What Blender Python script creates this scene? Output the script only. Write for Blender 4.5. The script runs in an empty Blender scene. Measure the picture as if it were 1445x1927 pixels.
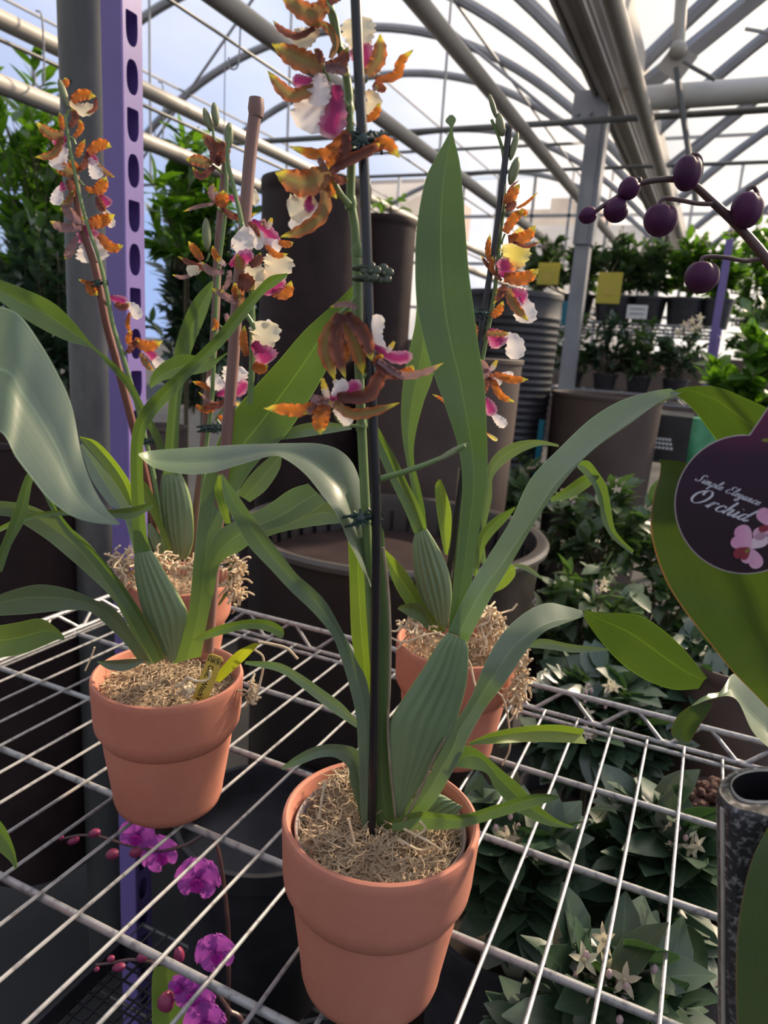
import bpy, math, random
import numpy as np
from mathutils import Vector, Matrix
S = bpy.context.scene
COL = S.collection
# ---------------------------------------------------------------- camera, sky, sun, exposure
CAM_H = 1.35; FPX = 1336.0; CX, CY = 722.5, 963.5
_u = np.array([383.0, 5701.0, FPX]); _u /= np.linalg.norm(_u)
_y = np.array([0, 0, -1.0]); _y = _y - _u * _y.dot(_u); _y /= np.linalg.norm(_y)
_a = math.radians(23.95)
_M = np.array([[math.cos(_a), -math.sin(_a), 0], [math.sin(_a), math.cos(_a), 0], [0, 0, 1.0]])
RC = _M @ np.array([np.cross(_y, _u), _y, _u])          # world = RC @ camera space
HF = _M @ np.array([0, 1.0, 0])                          # horizontal heading
CP = np.array([0, 0, CAM_H])
cam_data = bpy.data.cameras.new('camera'); cam = bpy.data.objects.new('camera', cam_data); COL.objects.link(cam)
m4 = Matrix.Identity(4)
for i in range(3):
    for j in range(3): m4[i][j] = RC[i][j]
m4.translation = Vector(CP); cam.matrix_world = m4
cam_data.sensor_fit = 'VERTICAL'; cam_data.sensor_height = 24.0; cam_data.lens = 24.0 * FPX / 1927.0
cam_data.clip_start = 0.02; cam_data.clip_end = 300
cam_data.dof.use_dof = True; cam_data.dof.focus_distance = 0.52
cam_data.dof.aperture_fstop = cam_data.lens / 1000 / 0.0024
S.camera = cam
S.view_settings.view_transform = 'Standard'; S.view_settings.look = 'None'
S.view_settings.exposure = 0.08; S.view_settings.gamma = 1.0; S.view_settings.use_curve_mapping = False
S.cycles.use_denoising = True; S.cycles.max_bounces = 8; S.cycles.transparent_max_bounces = 12
S.cycles.sample_clamp_indirect = 4.0; S.cycles.caustics_reflective = False; S.cycles.caustics_refractive = False
SUN = Vector((0.40, 0.72, 0.52)).normalized()
w = bpy.data.worlds.new('sky'); S.world = w; w.use_nodes = True
nt = w.node_tree; nt.nodes.clear()
tc = nt.nodes.new('ShaderNodeTexCoord'); dt = nt.nodes.new('ShaderNodeVectorMath'); dt.operation = 'DOT_PRODUCT'
dt.inputs[1].default_value = SUN; nt.links.new(tc.outputs['Generated'], dt.inputs[0])
rp = nt.nodes.new('ShaderNodeValToRGB'); rp.color_ramp.interpolation = 'EASE'
e = rp.color_ramp.elements; e[0].position = 0.0; e[0].color = (.50, .54, .62, 1); e[1].position = 1.0; e[1].color = (2.6, 2.3, 1.9, 1)
for p_, c_ in ((.30, (.38, .52, .88, 1)), (.55, (.50, .63, .93, 1)), (.78, (.92, .90, .86, 1))):
    q = e.new(p_); q.color = c_
nt.links.new(dt.outputs['Value'], rp.inputs[0])
bgn = nt.nodes.new('ShaderNodeBackground'); bgn.inputs[1].default_value = 1.0
out = nt.nodes.new('ShaderNodeOutputWorld'); nt.links.new(rp.outputs[0], bgn.inputs[0]); nt.links.new(bgn.outputs[0], out.inputs[0])
sd = bpy.data.lights.new('sun', 'SUN'); sd.energy = 9.0; sd.angle = math.radians(5); sd.color = (1.0, .80, .58)
so = bpy.data.objects.new('sun', sd); COL.objects.link(so); so.rotation_euler = SUN.to_track_quat('Z', 'Y').to_euler()
so.location = SUN * 30
# ---------------------------------------------------------------- helpers
def ray(px, py): return RC @ np.array([(px - CX) / FPX, -(py - CY) / FPX, -1.0])
def W(px, py, D):                       # point seen at (px,py) at horizontal distance D along the heading
    r = ray(px, py); return CP + r * (D / r.dot(HF))
def G(px, py, z): r = ray(px, py); return CP + r * ((z - CAM_H) / r[2])
def PY(px, py, y): r = ray(px, py); return CP + r * (y / r[1])
def dep(p): return float((RC.T @ (np.array(p) - CP))[2] * -1)
def tag(o, label=None, cat=None, group=None, kind=None):
    if label: o['label'] = label
    if cat: o['category'] = cat
    if group: o['group'] = group
    if kind: o['kind'] = kind
    return o
def empty(name, loc, label=None, cat=None, group=None):
    o = bpy.data.objects.new(name, None); COL.objects.link(o); o.location = Vector(loc); o.empty_display_size = .05
    return tag(o, label, cat, group)
def link(name, me, mat, parent=None):
    o = bpy.data.objects.new(name, me); COL.objects.link(o)
    if mat is not None and not me.materials: me.materials.append(mat)
    if parent is not None:
        o.parent = parent
        p = parent; off = Vector((0, 0, 0))
        while p is not None: off += p.location; p = p.parent
        o.matrix_parent_inverse = Matrix.Identity(4); o.location = Vector((0, 0, 0)) - off
    return o
class MB:
    def __init__(s): s.v = []; s.f = []; s.uv = []; s.mi = []; s.n = 0; s.cur = 0
    def add(s, vs, fs, uvs=None):
        b = s.n
        s.v.extend([tuple(float(c) for c in q) for q in vs]); s.n += len(vs)
        for f in fs: s.f.append(tuple(b + i for i in f)); s.mi.append(s.cur)
        s.uv.extend(uvs if uvs is not None else [(0.0, 0.0)] * len(vs)); return s
    def box(s, c, size, rz=0, R=None):
        c = np.array(c, float); h = np.array(size, float) / 2
        if R is None:
            R = np.array([[math.cos(rz), -math.sin(rz), 0], [math.sin(rz), math.cos(rz), 0], [0, 0, 1]])
        vs = [c + R @ (h * np.array(q)) for q in ((-1,-1,-1),(1,-1,-1),(1,1,-1),(-1,1,-1),(-1,-1,1),(1,-1,1),(1,1,1),(-1,1,1))]
        return s.add(vs, [(0,3,2,1),(4,5,6,7),(0,1,5,4),(1,2,6,5),(2,3,7,6),(3,0,4,7)])
    def tube(s, pts, r, n=8, cap=True, flat=1.0, fdir=None):
        P = [np.array(p, float) for p in pts]; m = len(P)
        rr = [r] * m if not hasattr(r, '__len__') else list(r)
        up = None; vs = []; uvs = []
        for i in range(m):
            t = P[min(i + 1, m - 1)] - P[max(i - 1, 0)]; t /= (np.linalg.norm(t) + 1e-12)
            if up is None:
                a = np.array([0, 0, 1.0]) if abs(t[2]) < .9 else np.array([1.0, 0, 0])
                up = np.cross(t, np.cross(a, t))
            up = up - t * up.dot(t); up /= (np.linalg.norm(up) + 1e-12); sd_ = np.cross(t, up)
            for k in range(n):
                th = 2 * math.pi * k / n
                vs.append(P[i] + rr[i] * (math.cos(th) * up + flat * math.sin(th) * sd_)); uvs.append((k / n, i / max(1, m - 1)))
        fs = [(i*n+k, i*n+(k+1)%n, (i+1)*n+(k+1)%n, (i+1)*n+k) for i in range(m-1) for k in range(n)]
        if cap: fs += [tuple(range(n))[::-1], tuple((m-1)*n+k for k in range(n))]
        return s.add(vs, fs, uvs)
    def lathe(s, prof, c, n=48, sx=1, sy=1):
        vs = []; uvs = []
        for i, (r, z) in enumerate(prof):
            for k in range(n):
                th = 2*math.pi*k/n; vs.append((c[0]+sx*r*math.cos(th), c[1]+sy*r*math.sin(th), c[2]+z)); uvs.append((k/n, i/len(prof)))
        m = len(prof)
        return s.add(vs, [(i*n+k, i*n+(k+1)%n, (i+1)*n+(k+1)%n, (i+1)*n+k) for i in range(m-1) for k in range(n)], uvs)
    def ball(s, c, rad, R=None, n=14, m=9, fn=None):
        c = np.array(c, float); vs = []; uvs = []
        R = np.eye(3) if R is None else R
        for i in range(m + 1):
            ph = math.pi * i / m
            for k in range(n):
                th = 2*math.pi*k/n
                q = np.array([math.sin(ph)*math.cos(th), math.sin(ph)*math.sin(th), math.cos(ph)])
                if fn: q = q * fn(th, ph)
                vs.append(c + R @ (q * np.array(rad))); uvs.append((k/n, i/m))
        return s.add(vs, [(i*n+k, (i+1)*n+k, (i+1)*n+(k+1)%n, i*n+(k+1)%n) for i in range(m) for k in range(n)], uvs)
    def grid(s, rows, uvs=None):
        m = len(rows); n = len(rows[0]); vs = [p for r in rows for p in r]
        if uvs is None: uvs = [(j/(n-1), i/(m-1)) for i in range(m) for j in range(n)]
        return s.add(vs, [(i*n+j, i*n+j+1, (i+1)*n+j+1, (i+1)*n+j) for i in range(m-1) for j in range(n-1)], uvs)
    def build(s, name, mat, parent=None, smooth=True, mats=None):
        me = bpy.data.meshes.new(name); me.from_pydata(s.v, [], s.f)
        uvl = me.uv_layers.new(name='UVMap')
        li = np.zeros(len(me.loops), dtype=np.int32); me.loops.foreach_get('vertex_index', li)
        uvl.data.foreach_set('uv', np.array(s.uv, dtype=np.float32)[li].ravel())
        if smooth:
            me.polygons.foreach_set('use_smooth', [True] * len(me.polygons))
            me.set_sharp_from_angle(angle=math.radians(42))
        if mats:
            for q in mats: me.materials.append(q)
            me.polygons.foreach_set('material_index', s.mi)
        me.update()
        return link(name, me, mat, parent)
def crom(pts, per=6):                    # Catmull-Rom resampling of rows of numbers
    P = np.array(pts, float)
    if len(P) < 3: return np.array([P[0] + (P[-1]-P[0]) * t for t in np.linspace(0, 1, per + 1)])
    E = np.vstack([2*P[0]-P[1], P, 2*P[-1]-P[-2]]); o = []
    for i in range(1, len(E) - 2):
        for k in range(per):
            t = k / per; a, b, c, d = E[i-1], E[i], E[i+1], E[i+2]
            o.append(.5*((2*b)+(-a+c)*t+(2*a-5*b+4*c-d)*t*t+(-a+3*b-3*c+d)*t**3))
    o.append(P[-1]); return np.array(o)
def rows_of(txt): return [[float(x) for x in r.replace(',', ' ').replace('/', ' ').split()] for r in txt.strip().split(';') if r.strip()]
# ---------------------------------------------------------------- materials
def newmat(name):
    m = bpy.data.materials.new(name); m.use_nodes = True; n = m.node_tree.nodes; b = n['Principled BSDF']; return m, n, m.node_tree.links, b
def mixc(n, l, fac, a, b, blend='MIX'):
    x = n.new('ShaderNodeMix'); x.data_type = 'RGBA'; x.blend_type = blend
    for k, v in ((0, fac), (6, a), (7, b)):
        if hasattr(v, 'is_output') or hasattr(v, 'links'): l.new(v, x.inputs[k])
        else: x.inputs[k].default_value = v if k == 0 else (*v, 1) if len(v) == 3 else v
    return x.outputs[2]
def noise(n, l, scale, detail=3, coord='Object', vec=None, dist=0, rough=.5):
    t = n.new('ShaderNodeTexCoord'); x = n.new('ShaderNodeTexNoise'); x.inputs['Scale'].default_value = scale
    x.inputs['Detail'].default_value = detail; x.inputs['Distortion'].default_value = dist; x.inputs['Roughness'].default_value = rough
    if vec:
        mp = n.new('ShaderNodeMapping'); mp.inputs['Scale'].default_value = vec; l.new(t.outputs[coord], mp.inputs[0]); l.new(mp.outputs[0], x.inputs[0])
    else: l.new(t.outputs[coord], x.inputs[0])
    return x.outputs['Fac']
def ramp(n, l, fac, stops, interp='LINEAR'):
    r = n.new('ShaderNodeValToRGB'); r.color_ramp.interpolation = interp; e = r.color_ramp.elements
    e[0].position, e[0].color = stops[0][0], (*stops[0][1], 1); e[1].position, e[1].color = stops[-1][0], (*stops[-1][1], 1)
    for p, c in stops[1:-1]: q = e.new(p); q.color = (*c, 1)
    l.new(fac, r.inputs[0]); return r.outputs[0]
def bump(n, l, h, b, s=.2, d=.001):
    x = n.new('ShaderNodeBump'); x.inputs['Strength'].default_value = s; x.inputs['Distance'].default_value = d
    l.new(h, x.inputs['Height']); l.new(x.outputs[0], b.inputs['Normal'])
def simple(name, c, rough=.5, metal=0, c2=None, sc=20, bs=0, bsc=60, vec=None, spec=.5, trans=0, coat=0):
    m, n, l, b = newmat(name)
    b.inputs['Roughness'].default_value = rough; b.inputs['Metallic'].default_value = metal
    b.inputs['Specular IOR Level'].default_value = spec; b.inputs['Coat Weight'].default_value = coat
    if c2 is None: b.inputs['Base Color'].default_value = (*c, 1)
    else: l.new(ramp(n, l, noise(n, l, sc, 5, vec=vec), ((.3, c), (.7, c2))), b.inputs['Base Color'])
    if bs: bump(n, l, noise(n, l, bsc, 4, vec=vec), b, bs)
    if trans: translucent(m, n, l, b, trans)
    return m
def translucent(m, n, l, b, f, tint=(1, 1, 1), col=None):
    t = n.new('ShaderNodeBsdfTranslucent'); x = n.new('ShaderNodeMixShader'); x.inputs[0].default_value = f
    src = b.inputs['Base Color'].links[0].from_socket if b.inputs['Base Color'].links else None
    if src is not None: l.new(mixc(n, l, 1.0, src, tint, 'MULTIPLY'), t.inputs[0])
    else: t.inputs[0].default_value = b.inputs['Base Color'].default_value
    o = n['Material Output']; l.new(b.outputs[0], x.inputs[1]); l.new(t.outputs[0], x.inputs[2]); l.new(x.outputs[0], o.inputs[0])
def uvs(n, l):
    t = n.new('ShaderNodeTexCoord'); s = n.new('ShaderNodeSeparateXYZ'); l.new(t.outputs['UV'], s.inputs[0]); return s.outputs[0], s.outputs[1]
def mth(n, l, op, a, b=0.0, c=None):
    x = n.new('ShaderNodeMath'); x.operation = op
    for k, v in ((0, a), (1, b)) + (((2, c),) if c is not None else ()):
        if hasattr(v, 'links'): l.new(v, x.inputs[k])
        else: x.inputs[k].default_value = v
    return x.outputs[0]
def leafmat(name, dark, light, rough=.38, tr=.34, rib=True, base=None, edge=None, tint=(2.1, 2.2, .9), spec=.6):
    m, n, l, b = newmat(name); U, V = uvs(n, l)
    st = noise(n, l, 1.0, 3, coord='UV', vec=(60, 1.2, 1)); ns = noise(n, l, 14, 3)
    c = ramp(n, l, mth(n, l, 'ADD', mth(n, l, 'MULTIPLY', st, .3), mth(n, l, 'MULTIPLY', ns, .7)), ((.35, dark), (.65, light)))
    if base: c = mixc(n, l, ramp(n, l, V, ((0, (.8,)*3), (.35, (0,)*3))), c, base)
    a = mth(n, l, 'ABSOLUTE', mth(n, l, 'SUBTRACT', U, .5))
    if rib: c = mixc(n, l, ramp(n, l, a, ((0, (.55,)*3), (.022, (0,)*3))), c, tuple(min(1, q * 2.1) for q in light))
    c = mixc(n, l, ramp(n, l, a, ((.482, (0,)*3), (.496, (.8,)*3))), c, edge or tuple(min(1, q * 2.2) for q in light))
    l.new(c, b.inputs['Base Color']); b.inputs['Roughness'].default_value = rough; b.inputs['Specular IOR Level'].default_value = spec
    bump(n, l, st, b, .18, .0005); translucent(m, n, l, b, tr, tint); return m
M = {}
M['leaf'] = leafmat('orchid_leaf', (.070, .115, .042), (.105, .160, .058), base=(.16, .24, .07), tr=.22, tint=(1.7, 2.0, .35))
M['leafg'] = leafmat('orchid_leaf_blue_green', (.085, .125, .082), (.135, .185, .115), rough=.40, tr=.16, base=(.14, .22, .08), tint=(1.7, 2, .6), spec=1.0)
M['leafr2'] = leafmat('orchid_leaf_underside', (.05, .088, .022), (.075, .118, .028), rough=.45, tr=.18, tint=(1.5, 1.9, .3))
M['leafd'] = leafmat('broad_orchid_leaf', (.046, .085, .036), (.070, .115, .048), rough=.36, base=(.10, .155, .045), tr=.22, tint=(1.8, 2.1, .4), spec=.55)
M['leafy'] = leafmat('orchid_leaf_yellow_green', (.12, .19, .03), (.19, .27, .045), tr=.3, tint=(1.8, 1.9, .7))
M['leafr'] = leafmat('moth_orchid_leaf', (.035, .068, .016), (.06, .10, .022), rough=.42, tr=.20, tint=(1.8, 1.9, .5), edge=(.30, .12, .08), rib=False)
M['leafk'] = leafmat('yellowing_leaf', (.30, .30, .02), (.16, .22, .03), tr=.4)
M['bulb'] = leafmat('pseudobulb', (.14, .205, .105), (.19, .265, .13), rough=.42, tr=.05, rib=False, edge=(.30, .40, .13), tint=(1.6, 1.8, .8))
M['stem'] = simple('green_stem', (.12, .20, .06), .45, c2=(.17, .25, .09), sc=60)
M['dstem'] = simple('dark_bud_stem', (.055, .03, .035), .4, c2=(.11, .055, .05), sc=40)
M['papery'] = simple('papery_sheath', (.34, .29, .20), .7, c2=(.22, .17, .11), sc=90, trans=.2)
def petalmat(name, base, mid, edge, tip, tipat=.84, tr=.42, rough=.5, centre=None):
    m, n, l, b = newmat(name); U, V = uvs(n, l); ns = noise(n, l, 160, 3)
    a = mth(n, l, 'ABSOLUTE', mth(n, l, 'SUBTRACT', U, .5)); a = mth(n, l, 'ADD', a, mth(n, l, 'MULTIPLY', mth(n, l, 'SUBTRACT', ns, .5), .22))
    c = mixc(n, l, ramp(n, l, a, ((.17, (0,)*3), (.42, (1,)*3))), mid, edge)
    if centre: c = mixc(n, l, ramp(n, l, a, ((.0, (1,)*3), (.10, (0,)*3))), c, centre)
    v2 = mth(n, l, 'ADD', V, mth(n, l, 'MULTIPLY', mth(n, l, 'SUBTRACT', ns, .5), .15))
    c = mixc(n, l, ramp(n, l, v2, ((0, (1,)*3), (.45, (0,)*3))), c, base)
    c = mixc(n, l, ramp(n, l, v2, ((tipat - .07, (0,)*3), (tipat + .04, (1,)*3))), c, tip)
    l.new(c, b.inputs['Base Color']); b.inputs['Roughness'].default_value = rough; b.inputs['Specular IOR Level'].default_value = .35
    bump(n, l, noise(n, l, 1, 2, coord='UV', vec=(18, 2, 1)), b, .3, .0005)
    translucent(m, n, l, b, tr); return m
YT = (.72, .62, .08)
M['o'] = petalmat('petal_orange', (.30, .09, .04), (.50, .16, .025), (.72, .22, .05), YT)
M['b'] = petalmat('petal_back_tan', (.30, .17, .08), (.30, .19, .075), (.55, .17, .06), YT, .88, centre=(.28, .25, .08))
M['n'] = petalmat('petal_maroon', (.12, .045, .04), (.20, .075, .055), (.38, .12, .07), YT, .90)
M['v'] = petalmat('petal_mauve', (.30, .18, .20), (.33, .20, .20), (.40, .22, .17), YT, .88)
M['w'] = petalmat('lip_white', (.78, .68, .72), (.86, .80, .80), (.90, .84, .80), (.88, .82, .78), .95, .38)
M['c'] = petalmat('lip_cream', (.80, .58, .38), (.84, .76, .56), (.88, .80, .62), (.86, .78, .58), .95, .38)
M['g'] = petalmat('lip_yellow', (.85, .20, .10), (.86, .72, .16), (.88, .78, .28), (.88, .78, .35), .9, .4)
M['m'] = petalmat('lip_magenta', (.30, .02, .12), (.48, .045, .20), (.66, .26, .40), (.74, .42, .48), .93, .35)
M['y'] = petalmat('column_yellow', (.70, .42, .48), (.74, .62, .50), (.72, .56, .42), (.86, .62, .08), .6, .2)
M['p'] = petalmat('petal_purple', (.34, .05, .36), (.50, .10, .52), (.58, .14, .58), (.55, .12, .55), .97, .35)
M['pd'] = petalmat('lip_purple', (.40, .02, .30), (.48, .02, .36), (.50, .03, .40), (.45, .02, .33), .97, .3)
M['budg'] = simple('green_bud', (.20, .24, .12), .5, c2=(.30, .32, .18), sc=80, trans=.2)
M['budp'] = simple('purple_bud', (.045, .010, .042), .5, c2=(.085, .014, .068), sc=60, spec=.25)
M['budr'] = simple('pink_bud', (.25, .03, .09), .45)
def terracotta():
    m, n, l, b = newmat('terracotta'); big = noise(n, l, 11, 5); f = noise(n, l, 140, 4)
    c = ramp(n, l, big, ((.3, (.44, .160, .108)), (.55, (.49, .185, .125)), (.75, (.53, .225, .16))))
    c = mixc(n, l, mth(n, l, 'MULTIPLY', f, .22), c, (.66, .34, .24))
    l.new(c, b.inputs['Base Color']); b.inputs['Roughness'].default_value = .78; b.inputs['Specular IOR Level'].default_value = .3
    bump(n, l, f, b, .08, .0006); return m
M['terra'] = terracotta()
M['liner'] = simple('clear_plastic_liner', (.62, .56, .54), .25, trans=.45)
M['moss'] = simple('sphagnum', (.16, .10, .06), .95, c2=(.42, .31, .19), sc=75, bs=.8, bsc=160)
M['moss2'] = simple('sphagnum_fibre', (.28, .19, .12), .9, c2=(.60, .47, .31), sc=60)
M['root'] = simple('dry_root', (.56, .40, .24), .85, c2=(.74, .62, .44), sc=120)
M['black'] = simple('black_plastic_rod', (.010, .010, .013), .28, spec=.6)
M['clip'] = simple('dark_green_clip', (.012, .035, .028), .33)
M['clip2'] = simple('olive_clip', (.05, .065, .035), .36)
M['cane'] = simple('brown_bamboo', (.13, .035, .022), .45, c2=(.20, .075, .05), sc=30, vec=(1, 1, .15))
M['cane2'] = simple('mauve_bamboo', (.16, .075, .065), .5, c2=(.28, .16, .14), sc=50, vec=(1, 1, .12))
def wiremat():
    m, n, l, b = newmat('galvanised_wire'); f = noise(n, l, 130, 5); g = noise(n, l, 9, 3); r = noise(n, l, 28, 4)
    c = ramp(n, l, f, ((.34, (.20, .20, .21)), (.46, (.36, .365, .375)), (.8, (.44, .44, .435))))
    c = mixc(n, l, ramp(n, l, r, ((.66, (0,)*3), (.76, (.55,)*3))), c, (.34, .20, .10))
    l.new(c, b.inputs['Base Color']); b.inputs['Roughness'].default_value = .42; b.inputs['Metallic'].default_value = .35
    bump(n, l, f, b, .25, .0006); return m
M['wire'] = wiremat()
M['purple'] = simple('purple_paint', (.175, .125, .36), .42, c2=(.21, .15, .42), sc=6, bs=.05)
def galv(name, a, bcol, d):
    m, n, l, b = newmat(name); f = noise(n, l, 6, 6, vec=(1, 1, .35), rough=.65); g = noise(n, l, 60, 3)
    c = ramp(n, l, f, ((.30, a), (.52, bcol), (.72, d))); l.new(mixc(n, l, mth(n, l, 'MULTIPLY', g, .3), c, a), b.inputs['Base Color'])
    b.inputs['Roughness'].default_value = .5; b.inputs['Metallic'].default_value = .45; return m
M['pole'] = galv('weathered_galvanised_pole', (.075, .08, .08), (.13, .13, .125), (.24, .23, .20))
M['steel'] = simple('galvanised_steel', (.24, .25, .28), .55, .2, c2=(.34, .35, .38), sc=5)
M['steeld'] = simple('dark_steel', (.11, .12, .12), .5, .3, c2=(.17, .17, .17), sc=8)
M['pipe'] = simple('painted_pipe', (.38, .35, .31), .5, 0, c2=(.50, .47, .42), sc=3)
M['dukt'] = simple('grey_duct', (.60, .59, .55), .5, c2=(.68, .66, .62), sc=2)
M['gutter'] = simple('aluminium_gutter', (.42, .40, .38), .5, .1, c2=(.56, .54, .52), sc=3)
M['brown'] = simple('dark_brown_planter', (.026, .016, .016), .6, c2=(.044, .028, .027), sc=18, bs=.25, bsc=90, spec=.2)
M['taupe'] = simple('taupe_planter', (.085, .062, .054), .65, c2=(.112, .083, .073), sc=10, bs=.1, bsc=120, spec=.3)
M['rim'] = simple('highlit_tub_rim', (.07, .062, .058), .35, c2=(.11, .10, .094), sc=9)  # lighter than the tub: the rim's highlight is put into the colour
M['worn_lit'] = simple('worn_highlit_edge', (.34, .32, .29), .45, c2=(.50, .47, .42), sc=90)  # pale worn plastic, with the edge highlight painted into its tone
M['tub'] = simple('black_tub', (.022, .018, .017), .38, c2=(.042, .030, .026), sc=9)
M['blackp'] = simple('black_nursery_pot', (.012, .012, .016), .42, c2=(.03, .03, .036), sc=20)
def specked():
    m, n, l, b = newmat('dusty_black_plastic'); f = noise(n, l, 330, 2); g = noise(n, l, 30, 3)
    c = ramp(n, l, f, ((.50, (.028, .028, .034)), (.58, (.11, .11, .115)), (.7, (.30, .29, .29))))
    l.new(mixc(n, l, ramp(n, l, g, ((.38, (.6,)*3), (.5, (0,)*3))), c, (.03, .03, .036)), b.inputs['Base Color']); b.inputs['Roughness'].default_value = .38; return m
M['speck'] = specked()
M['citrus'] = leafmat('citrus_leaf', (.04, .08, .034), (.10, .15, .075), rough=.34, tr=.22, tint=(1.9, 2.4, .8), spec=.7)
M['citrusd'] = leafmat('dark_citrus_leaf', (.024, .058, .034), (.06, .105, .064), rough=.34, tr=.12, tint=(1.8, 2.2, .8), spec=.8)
M['bright'] = leafmat('bright_bush_leaf', (.04, .10, .018), (.08, .16, .028), rough=.35, tr=.38, tint=(2.4, 2.6, .6))
M['twig'] = simple('twig', (.09, .075, .04), .7)
M['flwhite'] = simple('white_blossom', (.74, .68, .50), .6, trans=.3)
M['flpink'] = simple('pink_blossom_bud', (.62, .44, .47), .5)
M['soil'] = simple('potting_soil', (.012, .008, .006), .95, c2=(.03, .02, .015), sc=60, bs=1, bsc=90)
M['bark'] = simple('bark_chips', (.055, .028, .02), .9, c2=(.12, .06, .045), sc=70)
M['floor'] = simple('concrete_floor', (.016, .016, .017), .85, c2=(.03, .03, .03), sc=3)
M['white'] = simple('white_card', (.75, .75, .76), .6)
M['ytag'] = simple('yellow_label', (.66, .52, .10), .5, trans=.15)
M['ytag2'] = simple('yellow_hang_tag', (.68, .60, .10), .5, trans=.3)
M['ink'] = simple('black_ink', (.012, .012, .012), .5)
M['teal'] = simple('teal_plastic', (.01, .16, .24), .4)
M['brick'] = simple('pink_stucco', (.30, .185, .15), .9, c2=(.34, .22, .18), sc=.6)
M['brickl'] = simple('pale_stucco', (.48, .31, .245), .9, c2=(.52, .36, .29), sc=.6)
M['shed'] = simple('pale_shed', (.42, .45, .52), .6)
M['glass'] = None
def film():
    m, n, l, b = newmat('poly_film'); n.remove(b); o = n['Material Output']
    f = noise(n, l, .9, 4, vec=(1, .35, 1))
    t = n.new('ShaderNodeBsdfTransparent'); t.inputs[0].default_value = (.97, .97, .97, 1)
    d = n.new('ShaderNodeBsdfTranslucent'); d.inputs[0].default_value = (.92, .92, .92, 1)
    x = n.new('ShaderNodeMixShader'); l.new(ramp(n, l, f, ((.3, (.12,)*3), (.7, (.28,)*3))), x.inputs[0])
    l.new(t.outputs[0], x.inputs[1]); l.new(d.outputs[0], x.inputs[2]); l.new(x.outputs[0], o.inputs[0]); return m
M['film'] = film()
# ---------------------------------------------------------------- plant builders
PXD = [0.0]
def leaf(parent, txt, D, mat='leaf', fold=.12, bow=.0, name='leaf', per=6, nu=9, label=None):
    rows = []
    for r in rows_of(txt):
        if len(r) == 4: r = r + [D, D]
        elif len(r) == 5: r = r[:4] + [r[4], r[4]]
        rows.append(r)
    R = crom(rows, per); g = []; m = len(R)
    for i, r in enumerate(R):
        a = W(r[0], r[1], r[4]); b = W(r[2], r[3], r[5]); w_ = b - a; L = np.linalg.norm(w_) + 1e-9
        j0, j1 = max(0, i-1), min(m-1, i+1)
        q0 = (W(R[j0][0], R[j0][1], R[j0][4]) + W(R[j0][2], R[j0][3], R[j0][5])) / 2
        q1 = (W(R[j1][0], R[j1][1], R[j1][4]) + W(R[j1][2], R[j1][3], R[j1][5])) / 2
        n_ = np.cross(q1 - q0, w_); n_ /= (np.linalg.norm(n_) + 1e-12)
        c = (a + b) / 2 - CP
        if n_.dot(c) < 0: n_ = -n_                    # away from the camera = into the channel
        row = []
        for k in range(nu):
            u = k / (nu - 1); v = 1 - abs(2*u - 1); s_ = fold * v + bow * 4*u*(1-u)
            row.append(a + w_ * u + n_ * s_ * L)
        g.append(row)
    mb = MB(); mb.grid(g); o = mb.build(name, M[mat], parent)
    if label: o['label'] = label
    return o
def bulb(parent, txt, D, mat='bulb', thick=.5, ribs=9, amp=.05, name='pseudobulb', n=96):
    rows = [r + [D] if len(r) == 4 else r for r in rows_of(txt)]
    R = crom(rows, 7); vs = []; uv_ = []; m = len(R)
    for i, r in enumerate(R):
        a = W(r[0], r[1], r[4]); b = W(r[2], r[3], r[4]); c = (a + b)/2; h = (b - a)/2; L = np.linalg.norm(h)
        vdir = c - CP; vdir /= np.linalg.norm(vdir); fd = vdir - h * vdir.dot(h)/(L*L + 1e-12)
        for k in range(n):
            th = 2*math.pi*k/n; x_ = math.cos(th); q = 1 + amp*3.2*math.cos(math.pi*ribs*x_*.8+.6) * min(1, i/6, (m-1-i)/5) * (1-x_*x_)
            vs.append(c + h*x_ - fd*L*thick*math.copysign(abs(math.sin(th))**.85, math.sin(th))*q); uv_.append((.5+.5*x_, i/(m-1)))
    fs = [(i*n+k, i*n+(k+1)%n, (i+1)*n+(k+1)%n, (i+1)*n+k) for i in range(m-1) for k in range(n)]
    fs += [tuple(range(n))[::-1], tuple((m-1)*n+k for k in range(n))]
    mb = MB(); mb.add(vs, fs, uv_); return mb.build(name, M[mat], parent)
def stemtube(parent, txt, D, r, mat='stem', name='flower_stem', n=8, per=5):
    R = crom([q + [D] if len(q) == 2 else q for q in rows_of(txt)], per)
    P = [W(q[0], q[1], q[2]) for q in R]; rr = r
    if isinstance(r, tuple): rr = list(np.linspace(r[0], r[1], len(P)))
    mb = MB(); mb.tube(P, rr, n); return mb.build(name, M[mat], parent)
RND = random.Random(5)
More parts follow.
